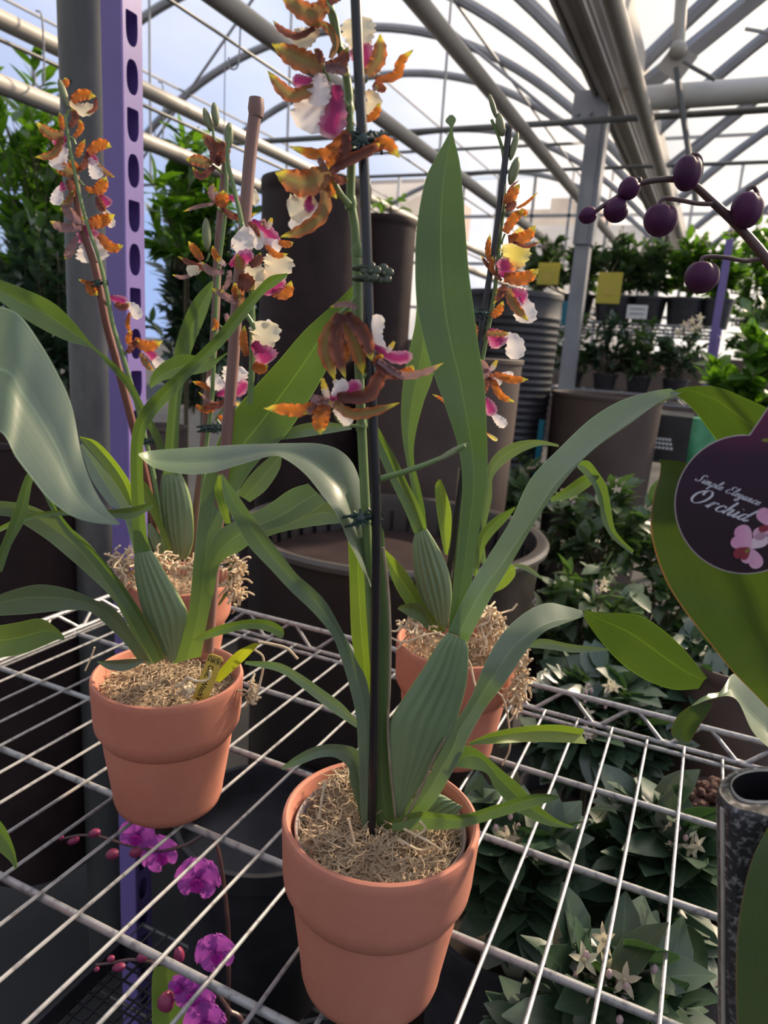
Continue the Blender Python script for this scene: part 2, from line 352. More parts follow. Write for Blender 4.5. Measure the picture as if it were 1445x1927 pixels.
def petal(parent, code, pts, wpx, D, name=None):
    """centre line in photo pixels at distance D, width in pixels; ruffled, channelled strip"""
    fan = code in 'wcgm'; P = []
    for i, q in enumerate(pts):
        P.append([q[0], q[1], D + (q[2] if len(q) > 2 else 0)])
    if len(P) == 2: P.insert(1, [(P[0][k] + P[1][k]) / 2 for k in range(3)])
    curl = RND.uniform(-.5, .5); L2 = math.hypot(P[0][0]-P[-1][0], P[0][1]-P[-1][1])
    R = crom(P, 9); m = len(R); nu = 9; g = []; ph = RND.uniform(0, 6); sc = dep(W(*R[0])) / FPX
    for i, q in enumerate(R):
        v = i/(m-1); a = R[max(0, i-1)]; b = R[min(m-1, i+1)]; t = np.array([b[0]-a[0], b[1]-a[1]]); t /= np.linalg.norm(t) + 1e-9
        nn = np.array([-t[1], t[0]])
        if code == 'y': pr_ = .55 + .45*math.sin(math.pi*min(1, v*1.1))
        elif fan: pr_ = (.30 + .70*math.sin(math.pi*min(.5, v*.62)))*(1 if v < .72 else math.sqrt(max(.0, 1-((v-.72)/.30)**2)))
        else: pr_ = (.42 + .58*math.sin(math.pi*min(1, .12+v*.86)))*(1 if v < .75 else max(.06, 1-((v-.75)/.27)**1.6))
        hw = wpx/2*pr_*(.88 if not fan else 1); row = []
        for k in range(nu):
            u = 2*k/(nu-1)-1; e = abs(u)**3
            ruf = e*(math.sin(v*(26 if not fan else 17)+ph+(1.7 if u > 0 else 0)) + .5*math.sin(v*47+ph*2))*(.15 if not fan else .07)*wpx*sc
            x = q[0] + nn[0]*hw*u*(1+.11*e*math.sin(v*37+ph)); y = q[1] + nn[1]*hw*u*(1+.11*e*math.sin(v*37+ph))
            dd = (abs(u)**1.6)*hw*sc*(-.38 if not fan else .30) + ruf + curl*.35*(v**2)*L2*sc
            row.append(W(x, y, q[2] + dd))
        g.append(row)
    mb = MB(); mb.grid(g)
    return mb.build(name or ('lip' if fan else 'column' if code == 'y' else 'petal'), M[code], parent)
def flower(parent, D, pedicel, strokes, name='flower'):
    """flower mesh = its pedicel; petals, lip and column are its sub-parts"""
    q = rows_of(pedicel); R = crom([[a[0], a[1], D + .004] for a in q], 4)
    mb = MB(); mb.tube([W(*x) for x in R], q[0][2] / 2 * dep(W(*R[0])) / FPX if len(q[0]) > 2 else .0016, 8)
    f = mb.build(name, M['stem'], parent); k = 0
    for s in strokes.strip().split(';'):
        s = s.split()
        if not s: continue
        code = s[0]; wpx = float(s[1]); pts = [[float(x) for x in p.split(',')] for p in s[2:]]
        k += 1; petal(f, code, pts, wpx, D - .0012 * (k % 5) + (.003 if code in 'wcgm' else 0))
    return f
def budobj(parent, x0, y0, x1, y1, wpx, D, mat='budg', name='bud'):
    a = W(x0, y0, D); b = W(x1, y1, D); L = np.linalg.norm(b-a); z = (b-a)/L; x = np.cross(z, [.3, .9, .1]); x /= np.linalg.norm(x)
    R = np.array([x, np.cross(z, x), z]).T; r = wpx/2*dep(a)/FPX
    mb = MB(); mb.ball((a+b)/2, (r, r, L/2*1.05), R, fn=lambda th, ph: 1 + .05*math.cos(3*th)); return mb.build(name, M[mat], parent)
def pot(parent, c, rt=.0625, h=.125, liner=False):
    k = rt/.0625; hk = h/.125
    pf = [(0, 0), (.030, 0), (.040, .0008), (.0445, .005), (.0462, .011), (.0512, .066), (.0518, .0695), (.0536, .0705), (.0560, .074), (.0600, .0815), (.0608, .088), (.0622, .118),
          (.0624, .1215), (.0616, .1242), (.0598, .125), (.0580, .1238), (.0572, .120), (.0560, .105), (.0530, .06), (.046, .012), (0, .010)]
    mb = MB(); mb.lathe([(r*k, z*hk) for r, z in pf], c, 72); o = mb.build('terracotta_pot', M['terra'], parent)
    if liner:
        mb = MB(); mb.lathe([(.0515*k, .088*hk), (.0545*k, .1165*hk), (.0538*k, .1178*hk), (.0527*k, .1165*hk), (.0500*k, .088*hk)], c, 64); mb.build('plastic_liner', M['liner'], o)
    return o
def moss(parent, c, r, z, seed, bumps=(), nst=420):
    rnd = random.Random(seed); mb = MB(); n = 30; m = 16; vs = []
    import mathutils
    def hgt(x, y):
        q = mathutils.noise.noise(Vector((x*60, y*60, seed)))*.004 + mathutils.noise.noise(Vector((x*170, y*170, seed)))*.003
        for bx, by, br, bh in bumps: q += bh*math.exp(-((x-bx)**2+(y-by)**2)/(2*br*br))
        return q
    g = [[(c[0]+r*i/m*math.cos(2*math.pi*k/n), c[1]+r*i/m*math.sin(2*math.pi*k/n), z+hgt(r*i/m*math.cos(2*math.pi*k/n), r*i/m*math.sin(2*math.pi*k/n))) for k in range(n+1)] for i in range(m+1)]
    mb.grid(g); o = mb.build('sphagnum_moss', M['moss'], parent)
    mb = MB()
    for _ in range(nst):
        a = rnd.uniform(0, 2*math.pi); q = r*.97*math.sqrt(rnd.random()); x, y = q*math.cos(a), q*math.sin(a)
        p = np.array([c[0]+x, c[1]+y, z+hgt(x, y)+.0005]); d = rnd.uniform(0, 6.28); P = [p]; L = rnd.uniform(.0018, .0042); up = rnd.uniform(-.2, .75)
        for _k in range(5):
            d += rnd.uniform(-1.3, 1.3); up += rnd.uniform(-.7, .5); p = p + L*np.array([math.cos(d), math.sin(d), .6*up])
            rr = math.hypot(p[0]-c[0], p[1]-c[1])
            if rr > r: p[:2] = np.array(c[:2]) + (p[:2]-np.array(c[:2]))*r/rr
            P.append(p)
        mb.tube(P, [.0006, .00055, .0005, .00045, .0004, .0003], 4, cap=False)
    mb.build('moss_fibres', M['moss2'], o); return o
def clump(parent, pts, D, rad, seed, name='dry_root_clump'):
    rnd = random.Random(seed); mb = MB(); R = crom([q + [D] if len(q) == 2 else q for q in rows_of(pts)], 5)
    for q in R:
        c = W(*q)
        for _ in range(7):
            p = c + np.array([rnd.gauss(0, rad*.35) for _ in range(3)]); P = [p]; d = np.array([rnd.gauss(0, 1) for _ in range(3)])
            for _k in range(4):
                d = d*.5 + np.array([rnd.gauss(0, .8) for _ in range(3)]); d[2] -= .25; p = p + d*rad*.22; P.append(p)
            mb.tube(P, .0011, 5)
    return mb.build(name, M['root'], parent)
def clawclip(parent, x, y, D, rpx, ang=0, mat='clip', kind='claw'):
    c = W(x, y, D - .004); mm = dep(c)/FPX; r = rpx*mm; X = RC[:, 0]; Y = RC[:, 1]; Z = RC[:, 2]; ca, sa = math.cos(ang), math.sin(ang)
    ax = X*ca + Y*sa; ay = -X*sa + Y*ca; mb = MB()
    if kind == 'flower':
        for s_, off in ((1, 0), (-1, 1)):
            o_ = c + ax*r*1.1*off + Z*(-r*.55*off)
            for k in range(5):
                th = 2*math.pi*k/5+.3; mb.ball(o_ + (ax*math.cos(th)+ay*math.sin(th))*r*.52, (r*.42,)*3, np.array([ax, ay, Z]).T @ np.diag([1, 1, .4]), 12, 8)
            mb.ball(o_ + Z*r*.1, (r*.26,)*3, None, 10, 6)
    else:
        for off in (0, 1):
            o_ = c + ax*r*1.35*off + Z*(-r*.5*off)
            for k in range(9):
                th = 2*math.pi*k/9; mb.tube([o_, o_ + (ax*math.cos(th)+ay*math.sin(th))*r*.95 + Z*r*.12], [r*.17, r*.12], 6)
            mb.ball(o_, (r*.55, r*.55, r*.3), np.array([ax, ay, Z]).T, 12, 6)
        mb.tube([c - ax*r*.2, c + ax*r*1.6 - Z*r*.5], r*.22, 8)
    for dy in (-.45, .45):                         # two pairs of claws closing round stem and rod
        P = [c + ay*r*dy + (-ax)*r*(.2 + 1.35*math.sin(t)) + Z*r*(.5*math.cos(t)) - Z*r*.35 for t in np.linspace(0, math.pi, 9)]
        mb.tube(P, r*.15, 6)
    return mb.build('orchid_clip', M[mat], parent)
def cbase(x, D, ybase):                            # pot centre on the shelf
    p = W(x, 1100, D); return np.array([p[0], p[1], ybase])
SHELF_Z = .934
def potc(px, py, D): p = W(px, py, D); return np.array([p[0], p[1], SHELF_Z + .0032])

# ================================================================ FRONT ORCHID
DA = .394
cA = potc(717, 1541, DA)
A = empty('potted_orchid', cA, 'tall flowering orchid in terracotta pot nearest the camera, tied to a black rod', 'orchid', 'potted orchids on the wire shelf')
pot(A, cA, .0625, .125, True)
moss(A, cA, .0515, SHELF_Z+.109, 3, bumps=((-.034, .018, .013, .024), (.022, -.015, .02, .006), (-.02, -.02, .02, .006)), nst=1500)
bulb(A, '843,1190/877,1206; 823,1213/881,1226; 797,1256/879,1277; 763,1307/866,1333; 737,1350/853,1372; 730,1385/841,1400; 732,1457/812,1445; 741,1522/770,1512; 745,1550/757,1545', DA-.004, thick=.32, ribs=7, amp=.06)
leaf(A, '846,216/852,216/.45; 838,228/858,226/.447; 846,246/852,247/.444; 818,300/864,300/.44; 800,340/869,340/.436; 785,420/875,420/.43; 781,500/881,500/.425; 785,580/891,580/.42; 801,653/900,650/.415; 821,717/911,715/.413; 841,773/915,790/.41; 862,840/917,865/.41; 870,905/915,920/.408; 866,988/900,1010/.406; 857,1071/889,1085/.403; 846,1160/875,1175/.40; 843,1190/872,1200/.398', DA, 'leafd', fold=.07, label='broad upright leaf with a pale midrib')
leaf(A, '843,1187/878,1212/.396/.394; 880,1110/919,1133/.40/.394; 919,1046/961,1062/.41/.395; 961,979/1017,966/.42/.40; 998,902/1074,890/.43/.405; 1055,841/1130,834/.44/.405; 1112,788/1187,796/.445/.405; 1168,754/1240,757/.445/.41; 1225,737/1275,742/.44/.415; 1262,731/1290,735/.43/.42', DA, 'leafg', fold=.14, bow=.05, label='long arching grey-green leaf')
leaf(A, '1262,737/1290,728/.43/.425; 1290,757/1330,726/.43/.415; 1312,780/1362,732/.43/.40; 1336,812/1400,748/.43/.39; 1360,840/1441,767/.425/.385; 1400,850/1470,790/.42/.38; 1460,835/1475,825/.41/.38', DA, 'leafr2', fold=.10, name='leaf_tip', label='drooping end of the arching leaf')
leaf(A, '261,853/261,857/.40/.40; 285,848/290,880/.412/.40; 349,843/349,892/.42/.40; 400,840/400,889/.425/.40; 446,837/446,876/.425/.40; 500,835/512,858/.422/.402; 550,834/540,866/.42/.402; 600,835/575,893/.418/.397; 640,848/605,930/.415/.392; 668,880/632,966/.413/.39; 684,940/655,1017/.41/.39; 692,1020/680,1068/.405/.39; 700,1100/698,1112/.40/.39', DA, 'leafg', fold=.18, bow=-.10, label='blue-grey leaf arching to the left')
leaf(A, '412,893/409,897/.385; 420,905/404,930/.385; 434,985/424,986/.387', DA, 'leafy', fold=.05, name='leaf_tip')
leaf(A, '417,890/416,893/.37; 440,922/422,940/.372; 487,988/441,979/.375; 525,1037/468,1027/.378; 558,1080/510,1072/.38; 590,1108/548,1113/.382; 616,1137/590,1153/.384; 648,1195/624,1195/.386; 672,1245/641,1237/.387; 688,1275/657,1290/.388; 699,1330/670,1350/.389; 702,1420/675,1440/.389; 700,1510/679,1530/.389; 697,1600/690,1610/.389', DA, 'leafg', fold=.10, label='long grey leaf rising to the left')
leaf(A, '655,1010/690,985/.408; 658,1100/692,1100/.407; 661,1190/700,1200/.405; 668,1252/705,1260/.404; 675,1400/712,1400/.402; 683,1520/712,1520/.401; 690,1580/712,1590/.40', DA, 'leafy', fold=.05, label='bright green leaf behind the rod')
bulb(A, '716,985/722,1000; 706,1040/724,1037; 704,1112/729,1112; 702,1200/733,1190; 700,1280/733,1280; 702,1372/731,1372; 703,1479/737,1475; 707,1540/746,1540; 715,1590/742,1585', DA+.001, mat='leaf', thick=.35, ribs=2, amp=.0, name='leaf_sheath')
stemtube(A, '721,1030;730,1110;734,1190;733,1290;730,1372;737,1470;745,1545', DA-.006, .0009, 'papery', 'dry_sheath_margin')
stemtube(A, '760,1545;790,1490;815,1430;838,1390', DA-.010, .0008, 'papery', 'dry_sheath_margin')
leaf(A, '737,1584/762,1576/.392; 746,1543/789,1543/.390; 789,1488/824,1500/.387; 836,1402/866,1425/.387; 850,1368/881,1389/.388; 883,1318/915,1330/.39; 912,1250/948,1288/.392/.385; 943,1195/985,1232/.40/.385; 985,1155/1020,1192/.415/.385; 1028,1135/1052,1177/.425/.39; 1066,1141/1082,1166/.425/.40; 1095,1149/1104,1158/.42/.41', DA, 'leafg', fold=.20, bow=-.05, label='grey-green leaf crossing the back pot')
leaf(A, '1095,1156/1104,1148/.42/.41; 1112,1182/1130,1153/.42/.405; 1135,1212/1170,1154/.42/.40; 1160,1240/1205,1159/.42/.395; 1190,1264/1243,1182/.415/.39; 1225,1284/1280,1214/.41/.385; 1270,1298/1310,1250/.405/.38; 1315,1296/1331,1276/.395/.38', DA, 'leafr2', fold=.10, name='leaf_tip', label='green underside of the folded leaf')
leaf(A, '462,1244/460,1250/.43; 523,1247/523,1264/.428; 566,1269/560,1288/.423; 609,1299/598,1318/.418; 643,1324/632,1344/.412; 672,1356/671,1370/.405', DA, 'leafg', fold=.12)
leaf(A, '529,1445/531,1449/.375; 557,1423/562,1440/.378; 596,1404/600,1426/.383; 640,1401/632,1426/.387; 672,1411/655,1445/.39; 690,1440/658,1470/.392; 697,1500/668,1500/.394; 694,1560/679,1545/.395', DA, 'leafg', fold=.10)
leaf(A, '881,1398/882,1402/.40; 931,1377/940,1399/.405; 995,1366/1000,1396/.42; 1051,1364/1055,1397/.43; 1100,1372/1104,1400/.44', DA, 'leafy', fold=.32)
leaf(A, '853,1438/853,1443/.39; 872,1405/888,1447/.39; 900,1412/915,1455/.39; 945,1450/930,1480/.388; 975,1475/958,1514/.386; 1010,1512/995,1539/.384; 1046,1541/1034,1554/.38; 1080,1556/1080,1559/.375', DA, 'leaf', fold=.16, label='twisted short leaf over the right rim')
leaf(A, '735,1545/738,1562/.385; 789,1527/798,1562/.380; 866,1533/866,1558/.372; 931,1515/931,1540/.365; 995,1496/995,1521/.36; 1030,1494/1032,1510/.358; 1052,1499/1053,1502/.356', DA, 'leaf', fold=.22, label='slim finger-like leaf over the right rim')
bulb(A, '788,1548/800,1560; 795,1515/830,1545; 812,1496/858,1532; 835,1497/868,1520; 850,1508/872,1518', DA+.006, thick=.5, ribs=6, amp=.05, name='small_pseudobulb')
stemtube(A, '612,-20;640,90;655,165;658,230;661,300;660,375;668,430;671,500;673,560;676,700;683,860;690,1000;698,1150;712,1350', DA+.006, (.0020, .0029), 'stem', n=12)
for (x, y) in ((655, 205), (660, 382), (672, 470), (680, 800)):
    p = W(x, y, DA+.006); mb = MB(); mb.tube([p+np.array([0, 0, -.0035]), p, p+np.array([0, 0, .0035])], [.0028, .0034, .0024], 10); mb.build('stem_node', M['stem'], A)
stemtube(A, '668,-40;676,150;684,300;689,430;693,560;702,800;708,960;706,1200;702,1450;697,1612', DA-.004, .0027, 'black', 'support_rod', n=12)
stemtube(A, '712,902,.391;770,885,.388;830,862,.385;875,838,.382', DA, (.0018, .0011), 'stem', 'side_shoot')
budobj(A, 825, 866, 878, 836, 13, .384, 'budg', 'shoot_tip')
clawclip(A, 682, 262, DA-.002, 24, 0, 'clip'); clawclip(A, 697, 512, DA-.002, 22, 0, 'clip2', 'flower'); clawclip(A, 678, 976, DA-.002, 20, .2, 'clip')
flower(A, DA-.004, '608,5,9; 630,30; 640,90', 'b 44 616,8 580,24 522,-18; n 20 620,6 638,-8 655,-22; o 18 612,15 600,-10 575,-30')
flower(A, DA, '622,108,8; 632,95; 640,80', 'c 46 600,55 575,70 552,78; b 17 622,110 631,79 611,47 585,45 550,18,-.004; n 17 592,53 560,68 530,56 513,38')
flower(A, DA-.003, '607,125,11; 622,160; 654,202', 'w 84 606,140 600,190 572,246; m 52 634,160 630,215 616,260; m 26 592,150 570,152 550,150; w 46 604,138 600,165 600,200; b 50 609,124 565,112 512,82; b 32 592,166 545,178 503,133; n 30 612,125 640,118 655,88; v 26 612,128 640,130 655,142; n 16 605,118 600,100 590,92')
flower(A, DA+.012, '690,150,7; 680,160; 664,175', 'c 66 682,100 676,68 672,32; m 48 694,138 684,108 674,84; b 34 690,142 712,110 716,64; o 22 706,152 745,142 755,115 778,93; n 20 702,158 718,166 728,166')
flower(A, DA+.014, '680,185,7; 672,195; 664,205', 'c 34 690,170 704,190 690,215; o 18 684,228 706,215 714,192; y 12 702,170 708,165 712,162')
flower(A, DA-.006, '620,326,12; 638,362; 658,386', 'w 26 598,382 572,408 545,428; c 54 592,372 568,388 542,396; m 20 584,368 580,385 588,398; n 26 652,252 648,290 628,312; o 26 645,285 625,305 612,318; o 28 656,248 610,290 545,276; b 58 620,322 572,345 518,324; b 30 612,345 608,400 570,432 528,446; n 24 622,324 650,305 700,280 715,270; o 30 702,282 725,268 752,297; n 18 624,330 642,340 655,336; o 18 615,328 620,355 634,374; v 14 612,318 604,305 598,292')
flower(A, DA-.006, '640,590,8; 655,578; 668,560', 'w 24 628,715 642,730 658,735; g 14 622,635 618,670 630,705; b 34 640,590 612,650 630,716; n 32 640,590 632,650 650,712; b 38 644,590 668,640 684,706; n 34 650,592 684,630 700,680; o 16 645,645 652,665 648,685; v 14 672,580 650,572 620,578')
flower(A, DA-.008, '700,690,8; 694,700; 684,712', 'w 32 728,668 706,630 713,592; m 26 702,650 740,672 776,670; n 26 706,680 735,702 762,706; v 17 712,678 755,706 800,700 834,683; o 22 752,704 768,700 778,688; o 16 704,688 712,675 722,668; y 12 728,664 734,655 742,643', )
flower(A, DA-.010, '628,766,7; 640,795; 684,804', 'w 28 628,770 648,785 660,798; v 22 585,748 605,755 625,758; m 30 622,752 650,738 680,720; w 26 625,745 640,728 655,722; v 24 632,755 600,765 570,780; o 28 618,758 565,772 535,770 496,768; n 32 634,748 690,745 715,708 727,698; b 24 628,758 660,778 700,775 752,758; o 36 614,762 603,790 603,818; y 16 618,755 612,735 606,712')
for t in ('612,1470;606,1500;600,1540', '655,1540;665,1580;672,1620', '700,1620;720,1600;745,1580;760,1590', '760,1560;800,1580;830,1600', '745,1575;790,1600;820,1590', '780,1575;800,1560;790,1545'):
    stemtube(A, t, DA-.02, .0008, 'root', 'dry_root')
# ================================================================ LEFT ORCHID WITH YELLOW LABEL
DB = .565; cB = potc(317, 1268, DB)
B = empty('potted_orchid', cB, 'orchid in terracotta pot with a yellow plant label, left of the nearest pot', 'orchid', 'potted orchids on the wire shelf')
pot(B, cB, .0640, .126); moss(B, cB, .0565, SHELF_Z+.112, 8, bumps=((-.01, .0, .03, .006),), nst=900)
bulb(B, '253,1042/285,1036; 253,1062/298,1054; 255,1090/318,1090; 264,1134/340,1125; 279,1181/353,1158; 300,1218/345,1195; 322,1250/332,1240', DB-.004, thick=.42, ribs=7, amp=.045)
leaf(B, '253,1045/280,1041/.562; 248,963/273,970/.56; 245,866/269,880/.553; 250,808/272,820/.548; 268,768/290,785/.543; 298,735/322,748/.538; 340,695/362,704/.533; 400,637/420,648/.528; 445,582/462,597/.523; 480,546/494,556/.52; 508,520/520,537/.515; 541,514/541,519/.51', DB, fold=.16, label='long narrow leaf curving up to the right')
leaf(B, '326,1250/378,1236/.56; 353,1165/388,1177/.562; 364,1057/403,1100/.565; 372,983/419,983/.575; 384,905/450,920/.585; 411,828/488,866/.59; 438,777/540,815/.59; 484,723/580,755/.585; 523,680/612,700/.58; 575,620/640,640/.575; 633,568/662,580/.57; 664,537/668,541/.565', DB, 'leaf', fold=.09, label='broad leaf slanting up behind the front flowers')
leaf(B, '383,1112/401,1122/.56; 385,1060/415,1060/.56; 405,1005/455,1035/.563/.555; 445,980/495,1003/.566/.55; 500,953/545,985/.57/.55; 545,922/592,960/.57/.55; 580,910/612,944/.565/.55', DB, 'leaf', fold=.08)
leaf(B, '455,1022/462,1028/.59; 510,988/520,1004/.59; 565,962/570,993/.59; 610,944/612,987/.59; 645,972/645,984/.59', DB, 'leafg', fold=.08)
leaf(B, '445,930/470,945/.62; 470,895/500,922/.62; 505,862/525,885/.62; 527,850/531,856/.62', DB, 'leafg', fold=.08)
leaf(B, '513,826/514,829/.60; 555,802/560,824/.60; 605,794/615,816/.60; 660,800/662,808/.60', DB, 'leafg', fold=.2)
leaf(B, '287,1036/253,1043/.562; 268,990/232,972/.565; 245,955/205,948/.57; 221,915/174,905/.575; 186,870/160,868/.58; 155,834/150,838/.585', DB, 'leafg', fold=.12)
leaf(B, '258,962/240,950/.60; 248,917/226,928/.60; 236,893/208,896/.60; 213,862/182,862/.60; 182,831/158,834/.60; 150,821/149,824/.60', DB, 'leafy', fold=.25)
leaf(B, '291,1247/278,1252/.562; 270,1162/235,1165/.565; 236,1113/210,1125/.565; 200,1065/170,1085/.565; 165,1020/130,1050/.56; 120,985/85,1013/.555; 78,960/30,978/.545; 39,947/10,971/.54; -30,940/-30,970/.53', DB, 'leafg', fold=.16, label='long leaf sweeping out to the left edge')
leaf(B, '312,1240/290,1250/.556; 290,1190/262,1200/.553; 262,1145/235,1150/.55; 228,1095/203,1100/.55; 182,1040/165,1050/.547; 140,1000/128,1010/.545; 112,965/104,975/.543; 84,915/78,922/.54', DB, 'leaf', fold=.25)
leaf(B, '-15,1008/-15,998/.50; 40,984/40,972/.50; 90,972/90,962/.50; 150,970/150,958/.50; 205,973/205,959/.50; 248,977/248,954/.495; 288,955/286,944/.49', DB, 'leaf', fold=.2)
leaf(B, '285,1246/262,1246/.545; 255,1200/236,1212/.54; 220,1150/196,1172/.53; 172,1126/165,1150/.52; 128,1108/116,1149/.51; 78,1100/58,1155/.50; 31,1108/10,1158/.49; -30,1130/-30,1160/.48', DB, 'leafg', fold=.10, label='low grey leaf reaching to the left edge')
leaf(B, '182,1246/184,1244/.53; 205,1260/215,1242/.53; 238,1262/245,1240/.53; 272,1246/272,1240/.535', DB, 'leafg', fold=.15)
leaf(B, '362,1204/372,1208/.55; 407,1179/412,1196/.545; 465,1166/462,1184/.54; 504,1167/500,1187/.535; 530,1180/526,1200/.53; 535,1193/533,1199/.53', DB, 'leaf', fold=.2)
leaf(B, '403,1282/414,1284/.535; 417,1256/436,1264/.53; 446,1226/462,1240/.525; 478,1210/488,1212/.52', DB, 'leafk', fold=.1, label='yellowing leaf tip at the rim')
stemtube(B, '482,198;470,300;458,450;446,570;438,690;424,850;405,1040;392,1225', DB+.02, .0048, 'cane2', 'bamboo_cane', n=12)
p = W(482, 204, DB+.02); mb = MB(); mb.tube([p+np.array([0, 0, -.006]), p, p+np.array([0, 0, .007])], [.0052, .0062, .0054], 12); mb.build('cane_knuckle', M['cane2'], B)
stemtube(B, '432,240;428,300;438,345;455,420;470,520;475,600;474,690;470,760', DB+.01, (.0014, .0026), 'stem')
clawclip(B, 385, 806, DB, 10, .1, 'clip')
flower(B, DB, '478,440,5; 462,430; 455,420', 'w 30 495,450 515,462 528,470; m 26 474,415 500,432 524,462; n 12 468,418 480,430 490,450; o 14 500,462 520,480 542,478; v 9 500,428 496,415 492,425; y 12 504,432 508,420 511,410; w 22 455,432 484,440 486,470; o 16 524,455 540,460 552,456')
flower(B, DB-.004, '470,500,5; 466,480; 464,470', 'w 52 458,492 456,455 442,442; m 30 432,500 455,485 478,484; n 20 470,500 485,490 490,475; b 22 452,508 450,495 446,478; o 14 420,500 405,480 400,462; y 13 425,500 415,492 408,487; v 14 432,508 430,530 415,552; v 17 422,512 395,510 380,492; c 22 374,502 362,508 352,512')
flower(B, DB-.002, '480,545,6; 470,545; 466,550', 'c 60 500,532 520,505 528,478; c 38 482,546 482,520 470,498; m 26 490,550 512,545 535,525; n 40 448,530 462,532 478,545; o 26 512,550 538,552 548,528; b 24 452,578 448,550 440,532; v 17 448,570 425,558 398,542; o 12 445,560 440,545 448,540')
flower(B, DB, '480,620,9; 472,605; 462,590', 'c 60 478,655 496,635 500,604; m 46 476,645 498,668 508,682; o 18 464,670 458,640 460,612; o 24 476,686 490,694 505,688; w 14 500,612 505,608 510,604')
mb = MB(); a = W(366, 1302, DB-.036); b_ = W(394, 1228, DB-.036); ux = (b_-a)/np.linalg.norm(b_-a); vx = W(388, 1309, DB-.036)-a; vx -= ux*vx.dot(ux); vx /= np.linalg.norm(vx)
LL = np.linalg.norm(b_-a); ww = .0125; nz = np.cross(ux, vx)
def plate(mb, o_, ux, vx, L, w_, t, nz, chamf=0):
    q = [(0, 0), (0, w_), (L-chamf, w_), (L, w_-chamf), (L, chamf), (L-chamf, 0)] if chamf else [(0, 0), (0, w_), (L, w_), (L, 0)]
    n = len(q); vs = [o_ + ux*x + vx*y + nz*s*t/2 for s in (-1, 1) for x, y in q]
    mb.add(vs, [tuple(range(n))[::-1], tuple(range(n, 2*n))] + [(i, (i+1) % n, n+(i+1) % n, n+i) for i in range(n)])
plate(mb, a - ux*.006, ux, vx, LL+.006, ww, .0007, nz, .002); lab = mb.build('plant_label', M['ytag'], B, smooth=False)
def textmesh(parent, s, o_, ex, ey, size, mat, name='lettering', shear=0, off=.0004, bold=0, align='LEFT'):
    c = bpy.data.curves.new('t', 'FONT'); c.body = s; c.size = size; c.shear = shear; c.offset = bold; c.align_x = align; c.extrude = .00005
    t = bpy.data.objects.new('t', c); COL.objects.link(t); bpy.context.view_layer.update()
    me = bpy.data.meshes.new_from_object(t.evaluated_get(bpy.context.evaluated_depsgraph_get())); bpy.data.objects.remove(t); bpy.data.curves.remove(c)
    ez = np.cross(ex, ey); mm = Matrix.Identity(4)
    for i in range(3): mm[i][0] = ex[i]; mm[i][1] = ey[i]; mm[i][2] = ez[i]
    mm.translation = Vector(np.array(o_) + ez*off); me.transform(mm); me.materials.clear(); me.name = name
    return link(name, me, M[mat], parent)
tc_ = -ux; up_ = vx
cz = np.cross(tc_, up_)
fl = 1 if cz.dot(CP - a) > 0 else -1
textmesh(lab, 'Onc. Witch\'s', a + ux*(LL*.74) + vx*(ww*.25 if fl > 0 else ww*.75), tc_, up_*fl, .0062, 'ink', bold=.0001)
textmesh(lab, 'HK97', a + ux*(LL*.80) + vx*(ww*.05 if fl > 0 else ww*.05), vx, ux, .0052, 'ink', bold=.0001)
textmesh(lab, '8632.89', a + ux*(LL*.90) + vx*(ww*.05), vx, ux, .0030, 'ink')
stemtube(B, '330,1292,.50;345,1285,.50;352,1275,.50;372,1282,.495;392,1278,.50;396,1262,.50', DB, .0010, 'root', 'dry_root')
stemtube(B, '486,1208,.54;510,1212,.54;540,1220,.54;560,1240,.54', DB, .0012, 'root', 'dry_root')
stemtube(B, '478,1222,.54;496,1240,.54;488,1290,.54;474,1325,.54', DB, .0010, 'root', 'dry_root')
clump(B, '474,1285;470,1318', .555, .005, 4)
clump(B, '345,1300,.525;360,1298,.525', .525, .004, 9)
stemtube(B, '178,1218;172,1235;160,1262', DB-.01, .0007, 'root', 'dry_root')
# ================================================================ BACK LEFT ORCHID
DC = .81; cC = potc(336, 1092, DC)
Cc = empty('potted_orchid', cC, 'orchid in terracotta pot standing furthest back on the left by the purple post', 'orchid', 'potted orchids on the wire shelf')
pot(Cc, cC, .0640, .126); moss(Cc, cC, .0565, SHELF_Z+.112, 12, nst=220)
clump(Cc, '228,1050;236,1065;242,1085', DC-.05, .016, 5); clump(Cc, '440,1052;446,1075;440,1105;446,1120', DC-.04, .012, 6); clump(Cc, '265,1048;300,1058;345,1062;400,1056', DC-.05, .012, 7)
bulb(Cc, '305,892/340,890; 302,915/352,915; 301,955/362,958; 306,1000/364,1010; 318,1035/358,1040; 326,1052/350,1054', DC-.004, thick=.5, ribs=7, amp=.045)
leaf(Cc, '307,895/336,894/.80; 310,845/335,845/.80; 318,750/341,755/.80; 326,673/352,690/.80; 341,614/366,645/.795; 362,568/385,600/.79; 385,540/398,560/.79; 399,528/402,532/.79', DC, 'leaf', fold=.14)
leaf(Cc, '-20,520/-20,552/.74; 39,541/39,595/.75; 97,568/85,622/.755; 136,603/128,642/.76; 174,649/172,656/.765; 213,682/205,690/.77; 248,719/236,727/.78; 273,768/262,776/.785; 300,815/286,820/.79; 312,850/300,858/.795', DC, 'leaf', fold=.14, label='long dark leaf reaching in from the left edge')
leaf(Cc, '281,725/284,731/.74; 286,704/308,716/.74; 310,680/345,708/.74; 350,667/390,698/.74; 398,676/420,672/.74; 430,662/431,664/.74', DC, 'leaf', fold=.12)
bulb(Cc, '276,985/284,985; 280,1010/300,1005; 292,1040/318,1040; 300,1052/325,1052', DC-.01, mat='bulb', thick=.4, ribs=4, amp=.03, name='leaf_sheath')
leaf(Cc, '262,930/270,905/.79; 280,960/288,930/.79; 300,1000/306,985/.79; 318,1040/322,1030/.79', DC, 'leafy', fold=.1)
